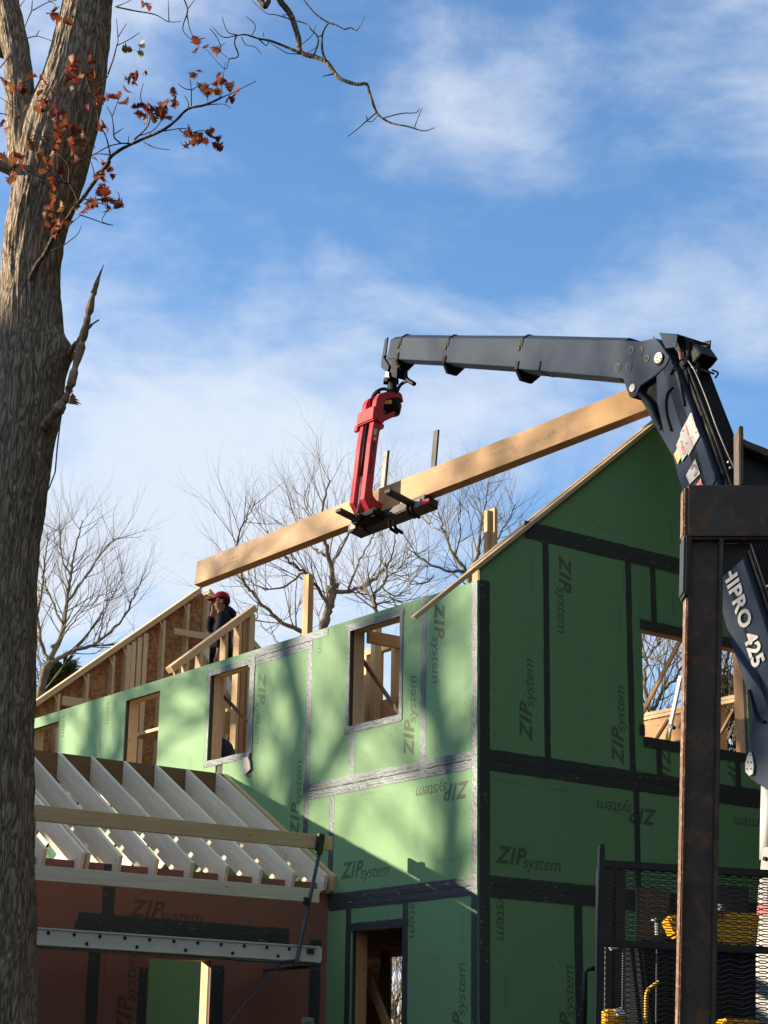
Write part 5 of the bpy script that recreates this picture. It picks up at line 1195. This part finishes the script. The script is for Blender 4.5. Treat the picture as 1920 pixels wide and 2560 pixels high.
def bpath(name, pts, r0, r1, mat, parent, d0=FD, d1=None, base=(0, 0), sides=7, seed=0):
    d1 = d0 if d1 is None else d1; n = len(pts); rr = random.Random(seed)
    P = [ty(*zl(p, base), d0+(d1-d0)*i/(n-1)+rr.uniform(-.015, .015)) for i, p in enumerate(pts)]; out = []; rad = []
    for i in range(n-1):
        p0, p1, p2, p3 = P[max(i-1, 0)], P[i], P[i+1], P[min(i+2, n-1)]
        for k in range(5):
            t = k/5; out.append(0.5*((2*p1)+(p2-p0)*t+(2*p0-5*p1+4*p2-p3)*t*t+(3*p1-p0-3*p2+p3)*t**3)); f = (i+t)/(n-1); rad.append((r0*(1-f)+r1*f)*(1+rr.uniform(-.08, .12)))
    out.append(P[-1]); rad.append(r1); return MB().tube(out, rad, sides).build(name, mat, parent, I4, smooth=True)
br = bpath('leafy_branch', [(195, 1800), (245, 1710), (290, 1650), (340, 1550), (430, 1430), (495, 1330), (540, 1280), (610, 1180), (690, 1070), (715, 1020), (780, 970), (870, 925), (960, 885), (1060, 840), (1140, 780), (1220, 705), (1330, 680), (1440, 630)], .0135, .0055, 'branch_bark', oak, -0.16, -0.45, seed=1)
tag(br, 'thin pale branch carrying rust-red oak leaves')
subs = [[(1440, 630), (1520, 595), (1660, 525)], [(1425, 630), (1440, 530), (1462, 400)], [(1240, 690), (1240, 600), (1230, 490)], [(1240, 580), (1200, 575), (1150, 540)], [(1240, 585), (1280, 560)], [(1340, 680), (1450, 675), (1495, 705)], [(1220, 700), (1220, 660), (1195, 620)], [(1060, 850), (1150, 835), (1215, 830), (1218, 800)], [(1160, 840), (1215, 880), (1240, 895)], [(1230, 865), (1310, 845), (1350, 860)], [(930, 920), (1000, 955), (1100, 972)],
        [(870, 905), (930, 850), (965, 800), (970, 740), (940, 700)], [(900, 880), (985, 850), (1040, 790), (1060, 740)], [(840, 930), (780, 930), (700, 950), (610, 1000), (480, 1060)], [(780, 925), (740, 890), (735, 820), (720, 740), (690, 690)], [(740, 870), (800, 830)], [(725, 760), (770, 640)], [(830, 925), (835, 880)], [(925, 680), (910, 620), (930, 540)],
        [(718, 1020), (700, 930), (680, 870), (640, 790), (630, 720)], [(715, 1010), (690, 1000), (620, 1000), (580, 1020)], [(620, 1170), (600, 1080), (580, 1035), (550, 1010)], [(510, 1320), (480, 1240), (445, 1180), (450, 1100), (430, 1050), (340, 960), (260, 900), (200, 810), (120, 720), (0, 630)], [(445, 1190), (350, 1170), (240, 1140), (130, 1080), (0, 1015)], [(430, 1050), (460, 1060), (470, 1020)],
        [(450, 1200), (380, 1100), (370, 880)], [(540, 1290), (620, 1300), (700, 1280)], [(610, 1310), (700, 1340), (660, 1430), (730, 1460)], [(510, 1390), (600, 1420), (680, 1450), (735, 1462)], [(620, 1295), (700, 1290), (760, 1300), (772, 1265), (755, 1240)], [(430, 1480), (480, 1430), (525, 1395)], [(335, 1625), (410, 1590), (500, 1520), (527, 1465)], [(430, 1430), (400, 1380), (430, 1340), (490, 1320)],
        [(700, 480), (735, 380), (755, 300), (765, 260), (755, 120)], [(760, 295), (830, 260), (905, 212)], [(765, 240), (820, 152)], [(700, 490), (660, 540), (560, 610), (460, 570)], [(745, 45), (800, 25), (850, 0)], [(750, 45), (870, 70), (1005, 95), (1090, 140), (1175, 140)], [(1095, 140), (1090, 0)], [(1190, -10), (1215, 70), (1185, 170), (1200, 220), (1260, 272)], [(1215, 60), (1260, 0)], [(1210, 80), (1230, 190), (1265, 265)], [(1265, 265), (1330, 245)],
        [(210, 70), (300, 20), (370, 0)], [(205, 70), (170, 150), (140, 230)], [(205, 65), (210, 0)], [(150, 260), (235, 235), (335, 265)], [(235, 235), (255, 195)], [(300, 85), (340, 90), (400, 80)], [(310, 0), (360, 30)], [(0, 440), (50, 380), (120, 310)], [(-10, 480), (30, 560), (60, 650)], [(60, 650), (120, 700)], [(0, 735), (60, 745)], [(130, 40), (160, 0)],
        [(560, 500), (590, 600), (640, 640)], [(300, 900), (240, 870), (190, 905), (290, 960)], [(520, 800), (560, 890), (620, 960)]]
tw = []
for i, p in enumerate(subs): tw.append(bpath('twig', p, .0048 if len(p) > 4 else .0034, .0017, 'twig', br, -0.30-0.02*(i % 5), -0.36, sides=5, seed=i+10))
# overhanging limb entering from above
zo = (480, 0)
lim = bpath('overhanging_branch', [(300, -260), (420, -150), (540, -50), (575, 10), (630, 80), (660, 150), (690, 250), (705, 340), (800, 370), (875, 405), (930, 480), (970, 515), (1060, 545), (1130, 545), (1150, 600), (1195, 725), (1240, 770), (1300, 800), (1400, 820), (1500, 848), (1570, 828)], .019, .0022, 'branch_bark', oak, -0.1, -0.6, zo, seed=2)
tag(lim, 'bare twisting branch hanging into the sky from the top edge')
for i, (p, r) in enumerate((([(705, 340), (670, 330), (600, 300), (510, 265), (430, 250), (350, 225), (290, 230), (200, 240), (130, 170)], .0085), ([(290, 228), (275, 280), (300, 350), (285, 375), (240, 385), (225, 440), (190, 430), (95, 320)], .0045), ([(290, 225), (230, 205), (195, 110)], .003), ([(390, 225), (410, 165), (350, 105)], .003), ([(320, 240), (350, 290), (410, 305), (450, 355)], .003), ([(115, 185), (160, 240), (185, 300), (180, 330), (235, 380)], .0028), ([(180, 300), (215, 280)], .002),
                            ([(870, 400), (845, 330), (845, 225), (880, 155), (910, 155), (960, 175), (990, 190), (1030, 180), (1070, 195), (1120, 110)], .007), ([(885, 150), (800, 90), (725, 0), (700, -40)], .005), ([(790, 355), (815, 290), (815, 240), (770, 190), (740, 155), (640, 125), (540, 95), (480, 85), (385, 0)], .005), ([(845, 228), (815, 240)], .005), ([(1240, 765), (1360, 735), (1450, 730), (1472, 700)], .0035), ([(1440, 830), (1470, 750), (1490, 700)], .0025), ([(1195, 730), (1130, 785), (1080, 830), (1010, 885)], .0035), ([(1130, 785), (1170, 785), (1205, 745)], .0025), ([(1135, 780), (1130, 750)], .003), ([(710, 350), (620, 345), (560, 310), (490, 270)], .003), ([(915, 480), (845, 495)], .0045), ([(680, 300), (720, 280), (780, 225), (805, 155)], .003), ([(745, 340), (790, 320), (810, 300)], .0025), ([(600, 110), (590, 95), (640, 100), (660, 80)], .002), ([(430, 250), (480, 295), (495, 262)], .0035), ([(465, 240), (462, 210)], .002))):
    bpath('twig', p, r, .0016, 'branch_bark' if r > .0042 else 'twig', lim, -0.45, -0.5, zo, 6, 100+i)
bpath('broken_stub', [(420, -60), (445, 0), (470, 40), (485, 30), (500, 0)], .018, .012, 'branch_bark', lim, -0.3, -0.3, zo, 8, 55)
# leaves: lobed, curled, each its own object
def leaf_mesh(seed, mat):
    r = random.Random(seed); prof = [(0, .01), (.10, .14), (.19, .34), (.27, .20), (.37, .46), (.46, .24), (.58, .54), (.68, .27), (.78, .42), (.87, .22), (.94, .18), (1.0, .02)]
    cv = r.uniform(-1.4, 1.4); fold = r.uniform(0.2, 1.0); tw_ = r.uniform(-0.8, 0.8); vv = []; ff = []
    for i, (t, w) in enumerate(prof):
        a = cv*t; x = t if abs(cv) < .05 else math.sin(a)/cv; z = 0 if abs(cv) < .05 else (1-math.cos(a))/cv
        for s in (-1, 0, 1):
            ww = w*s*0.95*(1+r.uniform(-.28, .28)); ang = tw_*t
            vv.append((x + (abs(s)*w*0.22), ww*math.cos(ang)*math.cos(fold*0.6), z+abs(ww)*math.sin(fold*0.9)+ww*math.sin(ang)+r.uniform(-.02, .02)))
    for i in range(len(prof)-1):
        for k in range(2): a = i*3+k; ff.append((a, a+3, a+4, a+1))
    b = len(vv); vv += [(-.35, -.012, 0), (-.35, .012, 0), (0.02, .012, 0), (0.02, -.012, 0)]; ff.append((b, b+1, b+2, b+3))
    return mesh('leaf', vv, ff, mat, True)
LM = [leaf_mesh(i, 'oak_leaf') for i in range(12)]; LP = [leaf_mesh(50+i, 'leaf_pale') for i in range(3)]
clusters = [(330, 215, 11, 24, 0), (300, 248, 5, 14, 0), (345, 268, 4, 10, 0), (375, 262, 8, 16, 0), (405, 258, 7, 18, 0), (415, 290, 5, 14, 0), (362, 288, 5, 10, 0), (490, 180, 4, 12, 0), (535, 205, 8, 18, 0), (520, 235, 4, 12, 0), (575, 235, 5, 10, 0), (440, 250, 3, 10, 0), (436, 219, 2, 5, 0), (485, 355, 9, 18, 0), (525, 345, 5, 12, 0), (482, 325, 3, 10, 0), (338, 120, 5, 14, 1), (498, 112, 3, 7, 0), (523, 110, 3, 6, 0), (355, 2, 3, 6, 0), (132, 33, 2, 5, 0), (154, 48, 2, 4, 0),
            (95, 190, 4, 12, 0), (180, 170, 12, 22, 0), (205, 190, 8, 20, 0), (225, 155, 5, 14, 0), (165, 215, 6, 16, 0), (125, 240, 9, 22, 0), (130, 290, 14, 24, 0), (150, 325, 12, 22, 0), (190, 340, 9, 20, 0), (215, 360, 5, 14, 0), (240, 250, 7, 18, 0), (265, 325, 5, 12, 0), (45, 215, 8, 22, 0), (65, 235, 4, 12, 0), (5, 195, 4, 10, 0), (12, 325, 6, 12, 0), (35, 395, 11, 20, 0), (45, 430, 6, 14, 0), (92, 370, 5, 10, 0), (120, 395, 8, 16, 0), (140, 455, 8, 16, 0), (115, 425, 5, 10, 0), (128, 520, 11, 18, 0), (145, 555, 9, 16, 0), (138, 580, 4, 8, 0), (250, 405, 4, 10, 0), (268, 435, 6, 14, 0), (245, 425, 4, 10, 0), (252, 470, 5, 12, 0), (270, 490, 5, 12, 0), (215, 512, 4, 10, 0), (245, 512, 4, 10, 0), (278, 528, 4, 10, 0), (197, 530, 4, 10, 0), (55, 290, 3, 10, 0), (180, 385, 3, 10, 0), (182, 985, 4, 8, 0)]
lr = random.Random(3)
for (x, y, n, sp, pale) in clusters:
    n = max(2, int(n*(0.85 if x > 235 else 0.72)))
    for k in range(n):
        p = ty(x+lr.gauss(0, sp*0.55), y+lr.gauss(0, sp*0.55), -0.33+lr.uniform(-.09, .06) if x > 180 or y > 900 else -0.42+lr.uniform(-.08, .05))
        L = lr.uniform(.042, .074); q = Quaternion((lr.gauss(0, 1), lr.gauss(0, 1), lr.gauss(0, 1), lr.gauss(0, 1))).normalized()
        m = Matrix.Translation(p) @ q.to_matrix().to_4x4() @ Matrix.Scale(L, 4)
        put('leaf', (LP if pale or lr.random() < .06 else LM)[lr.randrange(3 if pale else 12) % (3 if pale else 12)] if pale else LM[lr.randrange(12)], br, m)

# ================================================================== BACKGROUND TREES
def grow(mb_tw, p, d, L, r, depth, rr, up=0.10, spread=0.55):
    """recursive bare twigs"""
    n = 4; P = [p]; Q = [r]; cur = d.normalized()
    for i in range(n):
        cur = (cur + Vector((rr.gauss(0, .10), rr.gauss(0, .10), rr.gauss(0, .09)+up*0.5))).normalized(); P.append(P[-1]+cur*(L/n)); Q.append(r*(1-0.55*(i+1)/n))
    mb_tw.tube(P, Q, 5 if r > .02 else 3, cap=False)
    if depth == 0: return
    k = rr.choice((2, 3, 3)) + (1 if depth > 1 else 0)
    for j in range(k):
        i = rr.choice((1, 2, 3, 4)) if j else n
        nd = (P[i]-P[i-1]).normalized(); ax = nd.orthogonal(); ax.rotate(Quaternion(nd, rr.uniform(0, 6.28))); ax.normalize()
        nd = (nd + ax*rr.uniform(spread*0.6, spread*1.5) + Vector((0, 0, up))).normalized(); grow(mb_tw, P[i], nd, L*rr.uniform(.55, .85), Q[i]*rr.uniform(.5, .75), depth-1, rr, up, spread)
def bare_tree(label, Y, limbs, seed, group='bare trees beyond the house', name='bare_tree', dens=1.0, tl=1.3, depth=2, moss=True, trunk=None, up=0.12):
    """limbs: [(pixel points, r0, r1)] traced at distance Y; twigs sprout along them"""
    rr = random.Random(seed); base = at_y(*limbs[0][0][0], Y)
    t = empty(name, Matrix.Translation(Vector((base[0], Y, 0))), label, 'tree', group)
    mt = MB()
    if trunk is None: trunk = limbs[0][1]
    mt.tube([Vector((base[0], Y, -0.2)), Vector((base[0]+0.1, Y, base[2]*0.5)), Vector(base)], [trunk*1.3, trunk*0.9, trunk*0.62], 9).build('trunk', 'far_bark', t, I4, smooth=True)
    ml = MB(); mtw = MB(); mm = MB()
    for (pts, r0, r1) in limbs:
        r0 *= 0.45; r1 *= 0.5
        n = len(pts); dz = rr.uniform(-1.2, 1.2); P0 = [Vector(at_y(x, y, Y+dz*i/(n-1) if limbs[0][0] is not pts else Y)) for i, (x, y) in enumerate(pts)]; P = []; Q = []
        for i in range(n-1):
            p0, p1, p2, p3 = P0[max(i-1, 0)], P0[i], P0[i+1], P0[min(i+2, n-1)]
            for k in range(5):
                s = k/5; P.append(0.5*((2*p1)+(p2-p0)*s+(2*p0-5*p1+4*p2-p3)*s*s+(3*p1-p0-3*p2+p3)*s**3)+Vector((rr.gauss(0, .014), rr.gauss(0, .012), rr.gauss(0, .014)))); f = (i+s)/(n-1); Q.append((r0*(1-f)+r1*f)*rr.uniform(.9, 1.12))
        P.append(P0[-1]); Q.append(r1); ml.tube(P, Q, 7)
        Ltot = sum((P[i+1]-P[i]).length for i in range(len(P)-1)); cnt = int(Ltot*9.5*dens)
        for k in range(cnt):
            f = rr.uniform(0.12, 1.0)**0.8; i = min(int(f*(len(P)-1)), len(P)-2); d = (P[i+1]-P[i]).normalized()
            ax = d.orthogonal(); ax.rotate(Quaternion(d, rr.uniform(0, 6.28))); nd = (d*0.75+ax.normalized()*rr.uniform(.5, 1.0)+Vector((0, 0, 0.22))).normalized()
            grow(mtw, P[i], nd, tl*rr.uniform(.5, 1.15)*(1.15-0.35*f), max(min(Q[i]*0.45, .018), .0085), depth, rr, up)
        if moss:
            for k in range(int(Ltot*1.5)):
                i = rr.randrange(len(P)); o = Vector((rr.gauss(0, 1), rr.gauss(0, 1), rr.gauss(0, 1))).normalized()*Q[i]*1.0; s = rr.uniform(.3, .8)*Q[i]+.012
                c = P[i]+o; mm.tube([c+Vector((0, 0, -s)), c, c+Vector((rr.uniform(-s, s), 0, s))], [s*.4, s*rr.uniform(.8, 1.2), s*.3], 5)
    l_ = ml.build('limbs', 'far_bark', t, I4, smooth=True, fix=False); tag(l_, kind='stuff')
    c_ = mtw.build('crown', 'far_twig', t, I4, fix=False); tag(c_, kind='stuff')
    if moss and mm.v: tag(mm.build('moss', 'moss', t, I4, fix=False), kind='stuff')
    return t
bare_tree('bare lichened tree between the oak trunk and the slanting far roof edge', 38, [
    ([(95, 1760), (108, 1700), (122, 1655)], .20, .17), ([(122, 1655), (140, 1620), (158, 1570), (165, 1520), (172, 1470), (180, 1410), (195, 1350), (205, 1300)], .15, .02),
    ([(122, 1660), (150, 1645), (190, 1625), (230, 1612), (275, 1580), (310, 1545), (335, 1490), (355, 1450)], .12, .02), ([(120, 1650), (100, 1600), (95, 1540), (105, 1470), (112, 1400), (120, 1330)], .10, .02),
    ([(168, 1505), (205, 1455), (240, 1400), (270, 1362), (300, 1345)], .07, .015), ([(160, 1560), (128, 1500), (108, 1440), (95, 1380)], .06, .015), ([(235, 1608), (280, 1612), (330, 1598), (358, 1590)], .05, .012), ([(190, 1622), (240, 1560), (280, 1490), (310, 1430)], .05, .012), ([(175, 1440), (150, 1380), (150, 1310)], .05, .012), ([(150, 1600), (195, 1540), (240, 1500), (300, 1470)], .04, .012)], 11, dens=0.62, tl=1.0)
bare_tree('bare spreading tree behind the beam, left of the crane clamp', 33, [
    ([(806, 1640), (808, 1570), (822, 1520), (832, 1475)], .20, .15), ([(832, 1475), (828, 1420), (815, 1370), (805, 1310), (810, 1250), (825, 1200)], .13, .02),
    ([(790, 1600), (752, 1578), (700, 1552), (655, 1510), (625, 1475), (608, 1450), (600, 1425)], .10, .03), ([(600, 1425), (590, 1380), (600, 1330), (620, 1290), (640, 1250)], .05, .015), ([(832, 1482), (870, 1478), (910, 1465), (945, 1440), (975, 1400), (990, 1350)], .10, .02), ([(822, 1520), (795, 1470), (760, 1430), (720, 1400), (690, 1370), (670, 1330)], .08, .02), ([(760, 1430), (700, 1470), (650, 1470), (610, 1440)], .05, .012), ([(815, 1390), (780, 1370), (750, 1330), (730, 1280)], .06, .015), ([(825, 1420), (860, 1360), (880, 1300), (900, 1240)], .06, .015), ([(870, 1475), (900, 1400), (930, 1350), (950, 1290)], .05, .012), ([(645, 1505), (640, 1550), (620, 1585), (612, 1610)], .025, .008), ([(650, 1560), (690, 1600), (705, 1625)], .02, .008), ([(800, 1330), (770, 1280), (760, 1230)], .04, .01)], 12, dens=0.62, tl=1.0)
bare_tree('dark crooked bare tree rising behind the window nearest the corner', 30, [
    ([(938, 1560), (940, 1520), (935, 1490), (955, 1465), (968, 1440), (962, 1405)], .08, .03), ([(940, 1505), (915, 1480), (895, 1470)], .03, .01), ([(955, 1465), (990, 1490), (1030, 1480)], .03, .01), ([(940, 1510), (980, 1500), (1010, 1505)], .03, .01), ([(968, 1440), (1000, 1420), (1030, 1380)], .03, .01)], 13, dens=0.9, tl=1.0, moss=False)
bare_tree('bare tree behind the built-up post, right of the crane clamp', 36, [
    ([(1200, 1640), (1190, 1530), (1170, 1440)], .18, .14), ([(1170, 1440), (1130, 1380), (1110, 1330), (1095, 1280)], .09, .02), ([(1175, 1440), (1195, 1370), (1205, 1310), (1215, 1250), (1222, 1205)], .09, .015), ([(1165, 1430), (1110, 1425), (1060, 1400), (1020, 1370)], .07, .015), ([(1180, 1430), (1230, 1370), (1265, 1310), (1290, 1260)], .07, .015), ([(1140, 1390), (1150, 1330), (1140, 1270)], .05, .01), ([(1240, 1400), (1280, 1370), (1300, 1330)], .04, .01), ([(1110, 1330), (1070, 1310), (1045, 1270)], .04, .01), ([(1090, 1440), (1050, 1460), (1010, 1450)], .04, .01)], 14, dens=0.75, tl=1.0)
bare_tree('pale-barked bare tree seen through the shaded window', 30, [
    ([(1640, 1960), (1635, 1860), (1630, 1790)], .14, .11), ([(1630, 1790), (1650, 1740), (1690, 1690), (1720, 1640), (1740, 1580)], .08, .02), ([(1630, 1790), (1612, 1720), (1615, 1650), (1600, 1590), (1605, 1540)], .08, .02), ([(1650, 1740), (1660, 1680), (1640, 1620), (1660, 1560)], .05, .012), ([(1690, 1700), (1730, 1710), (1770, 1690)], .04, .012), ([(1615, 1650), (1650, 1600), (1680, 1560)], .04, .012)], 15, dens=1.3, tl=1.2)
bare_tree('bare tree seen through the shaded window between the steel post and the crane', 31, [
    ([(1800, 1960), (1805, 1850), (1810, 1780)], .15, .12), ([(1810, 1780), (1800, 1720), (1815, 1660), (1830, 1600), (1835, 1550)], .08, .02), ([(1812, 1770), (1840, 1720), (1870, 1680), (1890, 1620)], .07, .02), ([(1805, 1740), (1780, 1690), (1770, 1630)], .05, .015)], 16, dens=1.3, tl=1.2)
bare_tree('low bare tree seen through the doorway behind the house', 34, [([(985, 2700), (990, 2600), (985, 2500)], .10, .07), ([(985, 2500), (970, 2450), (960, 2400)], .06, .02), ([(988, 2520), (1005, 2460), (1010, 2400)], .06, .02), ([(985, 2540), (960, 2500), (940, 2450)], .05, .02)], 17, dens=2.2, tl=1.6)
# trees left of the picture, on the sun's side: their boughs throw the soft shadows on the long wall
def sun_tree(label, u, z, dist, limbs, seed, dens=0.3, tl=1.6):
    tgt = H(u, 0, z) + SUN*dist; lat = np.array([SUN[1], -SUN[0], 0]); lat /= np.linalg.norm(lat)
    rr = random.Random(seed); t = empty('bare_tree', Matrix.Translation(Vector((tgt[0], tgt[1], 0))), label, 'tree', 'bare trees on the sunny side')
    def P(a, b, c=0): return Vector(tgt + lat*a + ZUP*b) + Vector(SUN)*c
    MB().tube([Vector((P(0, 0).x, P(0, 0).y, -0.1)), Vector((P(0, 0).x+0.1, P(0, 0).y, 4)), P(0, -3.2)], [.42, .30, .24], 10).build('trunk', 'far_bark', t, I4, smooth=True)
    ml = MB(); mtw = MB()
    for pts, r0, r1 in limbs:
        Q = [P(*q) for q in pts]; n = len(Q); ml.tube(Q, [r0+(r1-r0)*i/(n-1) for i in range(n)], 8)
        for k in range(int(16*dens*n)):
            i = rr.randrange(n-1); p = Q[i].lerp(Q[i+1], rr.random()); d = (Q[i+1]-Q[i]).normalized(); ax = d.orthogonal(); ax.rotate(Quaternion(d, rr.uniform(0, 6.28)))
            grow(mtw, p, (d*.7+ax.normalized()*.8).normalized(), tl*rr.uniform(.6, 1.3), .045, 2, rr)
    tag(ml.build('limbs', 'far_bark', t, I4, smooth=True, fix=False), kind='stuff'); tag(mtw.build('crown', 'far_twig', t, I4, fix=False), kind='stuff')
sun_tree('bare tree outside the picture on the left, nearer the wing', 3.2, 5.3, 30, [([(0, -3.2), (0.1, -1.4), (-0.1, 0.2), (0.35, 1.6), (0.3, 3.2), (0.7, 5)], .22, .06), ([(0.1, -1.5), (0.7, -0.4), (1.0, 0.8), (1.5, 2.0), (1.8, 3.8)], .15, .04), ([(0, -0.8), (-0.8, 0.1), (-1.1, 1.2), (-1.2, 3)], .13, .04), ([(0.9, 0.3), (1.6, 0.7), (2.1, 1.6)], .09, .03)], 31)
sun_tree('bare tree outside the picture on the left, farther from the wing', 0.5, 5.9, 34, [([(0, -3.2), (-0.1, -1.6), (0.15, -0.2), (0.0, 1.2), (0.4, 3.0), (0.5, 5)], .20, .05), ([(0.1, -0.8), (0.8, 0.2), (0.9, 1.4), (1.3, 3.2)], .13, .04), ([(0, -1.2), (-0.7, -0.3), (-1.0, 0.8), (-0.9, 2.4)], .12, .04)], 32)
sun_tree('bare tree outside the picture on the left, behind the wing', 8.0, 5.6, 26, [([(0, -3.2), (0.1, -1.4), (-0.1, 0.2), (0.2, 1.6), (0.3, 3.2)], .19, .05), ([(0.1, -1.0), (0.7, 0.0), (0.8, 1.3), (1.2, 2.6)], .12, .04), ([(0, -0.6), (-0.6, 0.3), (-0.8, 1.6)], .10, .04)], 33)
# conifers: one low behind the left bare tree, one behind the right window, one out of frame shading the oak's foot
def conifer(label, base, h, rad, seed, n=900, ndl=.22):
    rr = random.Random(seed); t = empty('conifer', Matrix.Translation(Vector((base[0], base[1], 0))), label, 'tree', 'conifers around the house')
    MB().tube([Vector((base[0], base[1], -.1)), Vector((base[0], base[1], h*0.96))], [.14+h*.012, .02], 8).build('trunk', 'far_bark', t, I4)
    mb = MB()
    for k in range(n):
        f = rr.random()**0.8; z = h*(0.12+0.88*f); rmax = rad*(1-f)**0.75+0.12; a = rr.uniform(0, 6.283); q = rmax*rr.uniform(.35, 1.0)
        c = Vector((base[0]+q*math.cos(a), base[1]+q*math.sin(a), z-0.12*q)); out = Vector((math.cos(a), math.sin(a), rr.uniform(.0, .6)))
        for j in range(7):
            d = (out+Vector((rr.gauss(0, .6), rr.gauss(0, .6), rr.gauss(0, .5)))).normalized()*ndl*rr.uniform(.6, 1.5); s = d.orthogonal().normalized()*ndl*0.13
            mb.add([c-s, c+s, c+d], [(0, 1, 2)])
    tag(mb.build('needles', 'needles', t, I4, fix=False), kind='stuff')
zt = at_y(150, 1668, 41); conifer('dark conifer whose top shows at the foot of the left bare tree', (zt[0]+0.05, 41), zt[2]+0.1, 1.9, 5, 1500, .30)
zt = at_y(1835, 1690, 33); conifer('conifer seen through the shaded window beside the crane', (zt[0], 33), zt[2], 1.6, 6, 1100, .26)
_t = np.array([-1.75, TY, 5.75]) + SUN*13.0; conifer('tall dense conifer outside the picture on the left, shading the oak', (_t[0], _t[1]), _t[2]-0.62, 2.4, 8, 3600, .34)

# unseen evergreens added to cut sky fill; the low left row shades the ground
wr = random.Random(77)
def wood(name, label, spots, cards, csize):
    wv = []; wf = []; tv = MB()
    for bx, by, h, rad in spots:
        tv.tube([Vector((bx, by, -.1)), Vector((bx+wr.uniform(-.4, .4), by, h))], [.22, .04], 6, cap=False)
        for j in range(cards):
            f = wr.random(); z = h*(0.02+0.98*f); q = (rad*(1-f)**0.6+.3)*wr.uniform(.2, 1); t = wr.uniform(0, 6.283); c = Vector((bx+q*math.cos(t), by+q*math.sin(t), z))
            e1 = Vector((wr.gauss(0, 1), wr.gauss(0, 1), wr.gauss(0, .6))).normalized()*csize; e2 = e1.orthogonal().normalized()*csize*0.62
            b_ = len(wv); wv += [tuple(c-e2), tuple(c+e1), tuple(c+e2), tuple(c-e1*0.6)]; wf.append((b_, b_+1, b_+2, b_+3))
    wo = put(name, mesh(name, wv, wf, 'needles')); tag(wo, label, 'shade_woods', None, 'stuff')
    put('trunks', mesh('trunks', tv.v, tv.f, 'far_bark'), wo)
sp = []
for k in range(84):
    a = R(wr.uniform(-80, 28)); d = wr.uniform(13, 19) if a < R(-15) else wr.uniform(10, 16); sp.append((3.4+d*math.cos(a), 20+d*math.sin(a), wr.uniform(18, 25), 3.0))
for k in range(22):
    a = R(wr.uniform(-150, -80)); d = wr.uniform(27, 36); sp.append((3.4+d*math.cos(a), 20+d*math.sin(a), wr.uniform(9, 13), 2.6))
for k in range(44):
    a = R(wr.uniform(-100, -42)); d = wr.uniform(27, 33); sp.append((3.4+d*math.cos(a), 20+d*math.sin(a), wr.uniform(20, 26), 3.2))
for k in range(26):
    a = R(wr.uniform(-40, 30)); d = wr.uniform(12, 17); sp.append((3.4+d*math.cos(a), 20+d*math.sin(a), wr.uniform(18, 24), 3.2))
sp = [q for q in sp if math.hypot(q[0], q[1]) > 12.5 and math.hypot(q[0]-4.0, q[1]-14.0) > 6.0]
wood('shade_woods', 'dark evergreens added unseen behind the viewer to dim the shaded walls', sp, 1500, .32)
sp = [(-17.5+wr.uniform(-1.5, 1.5), y+wr.uniform(-.4, .4), wr.uniform(5.6, 6.8), 2.4) for y in np.arange(-2, 27, 1.1)]
wood('shade_thicket', 'low evergreens added unseen at the far left to shade the ground', sp, 650, .28)
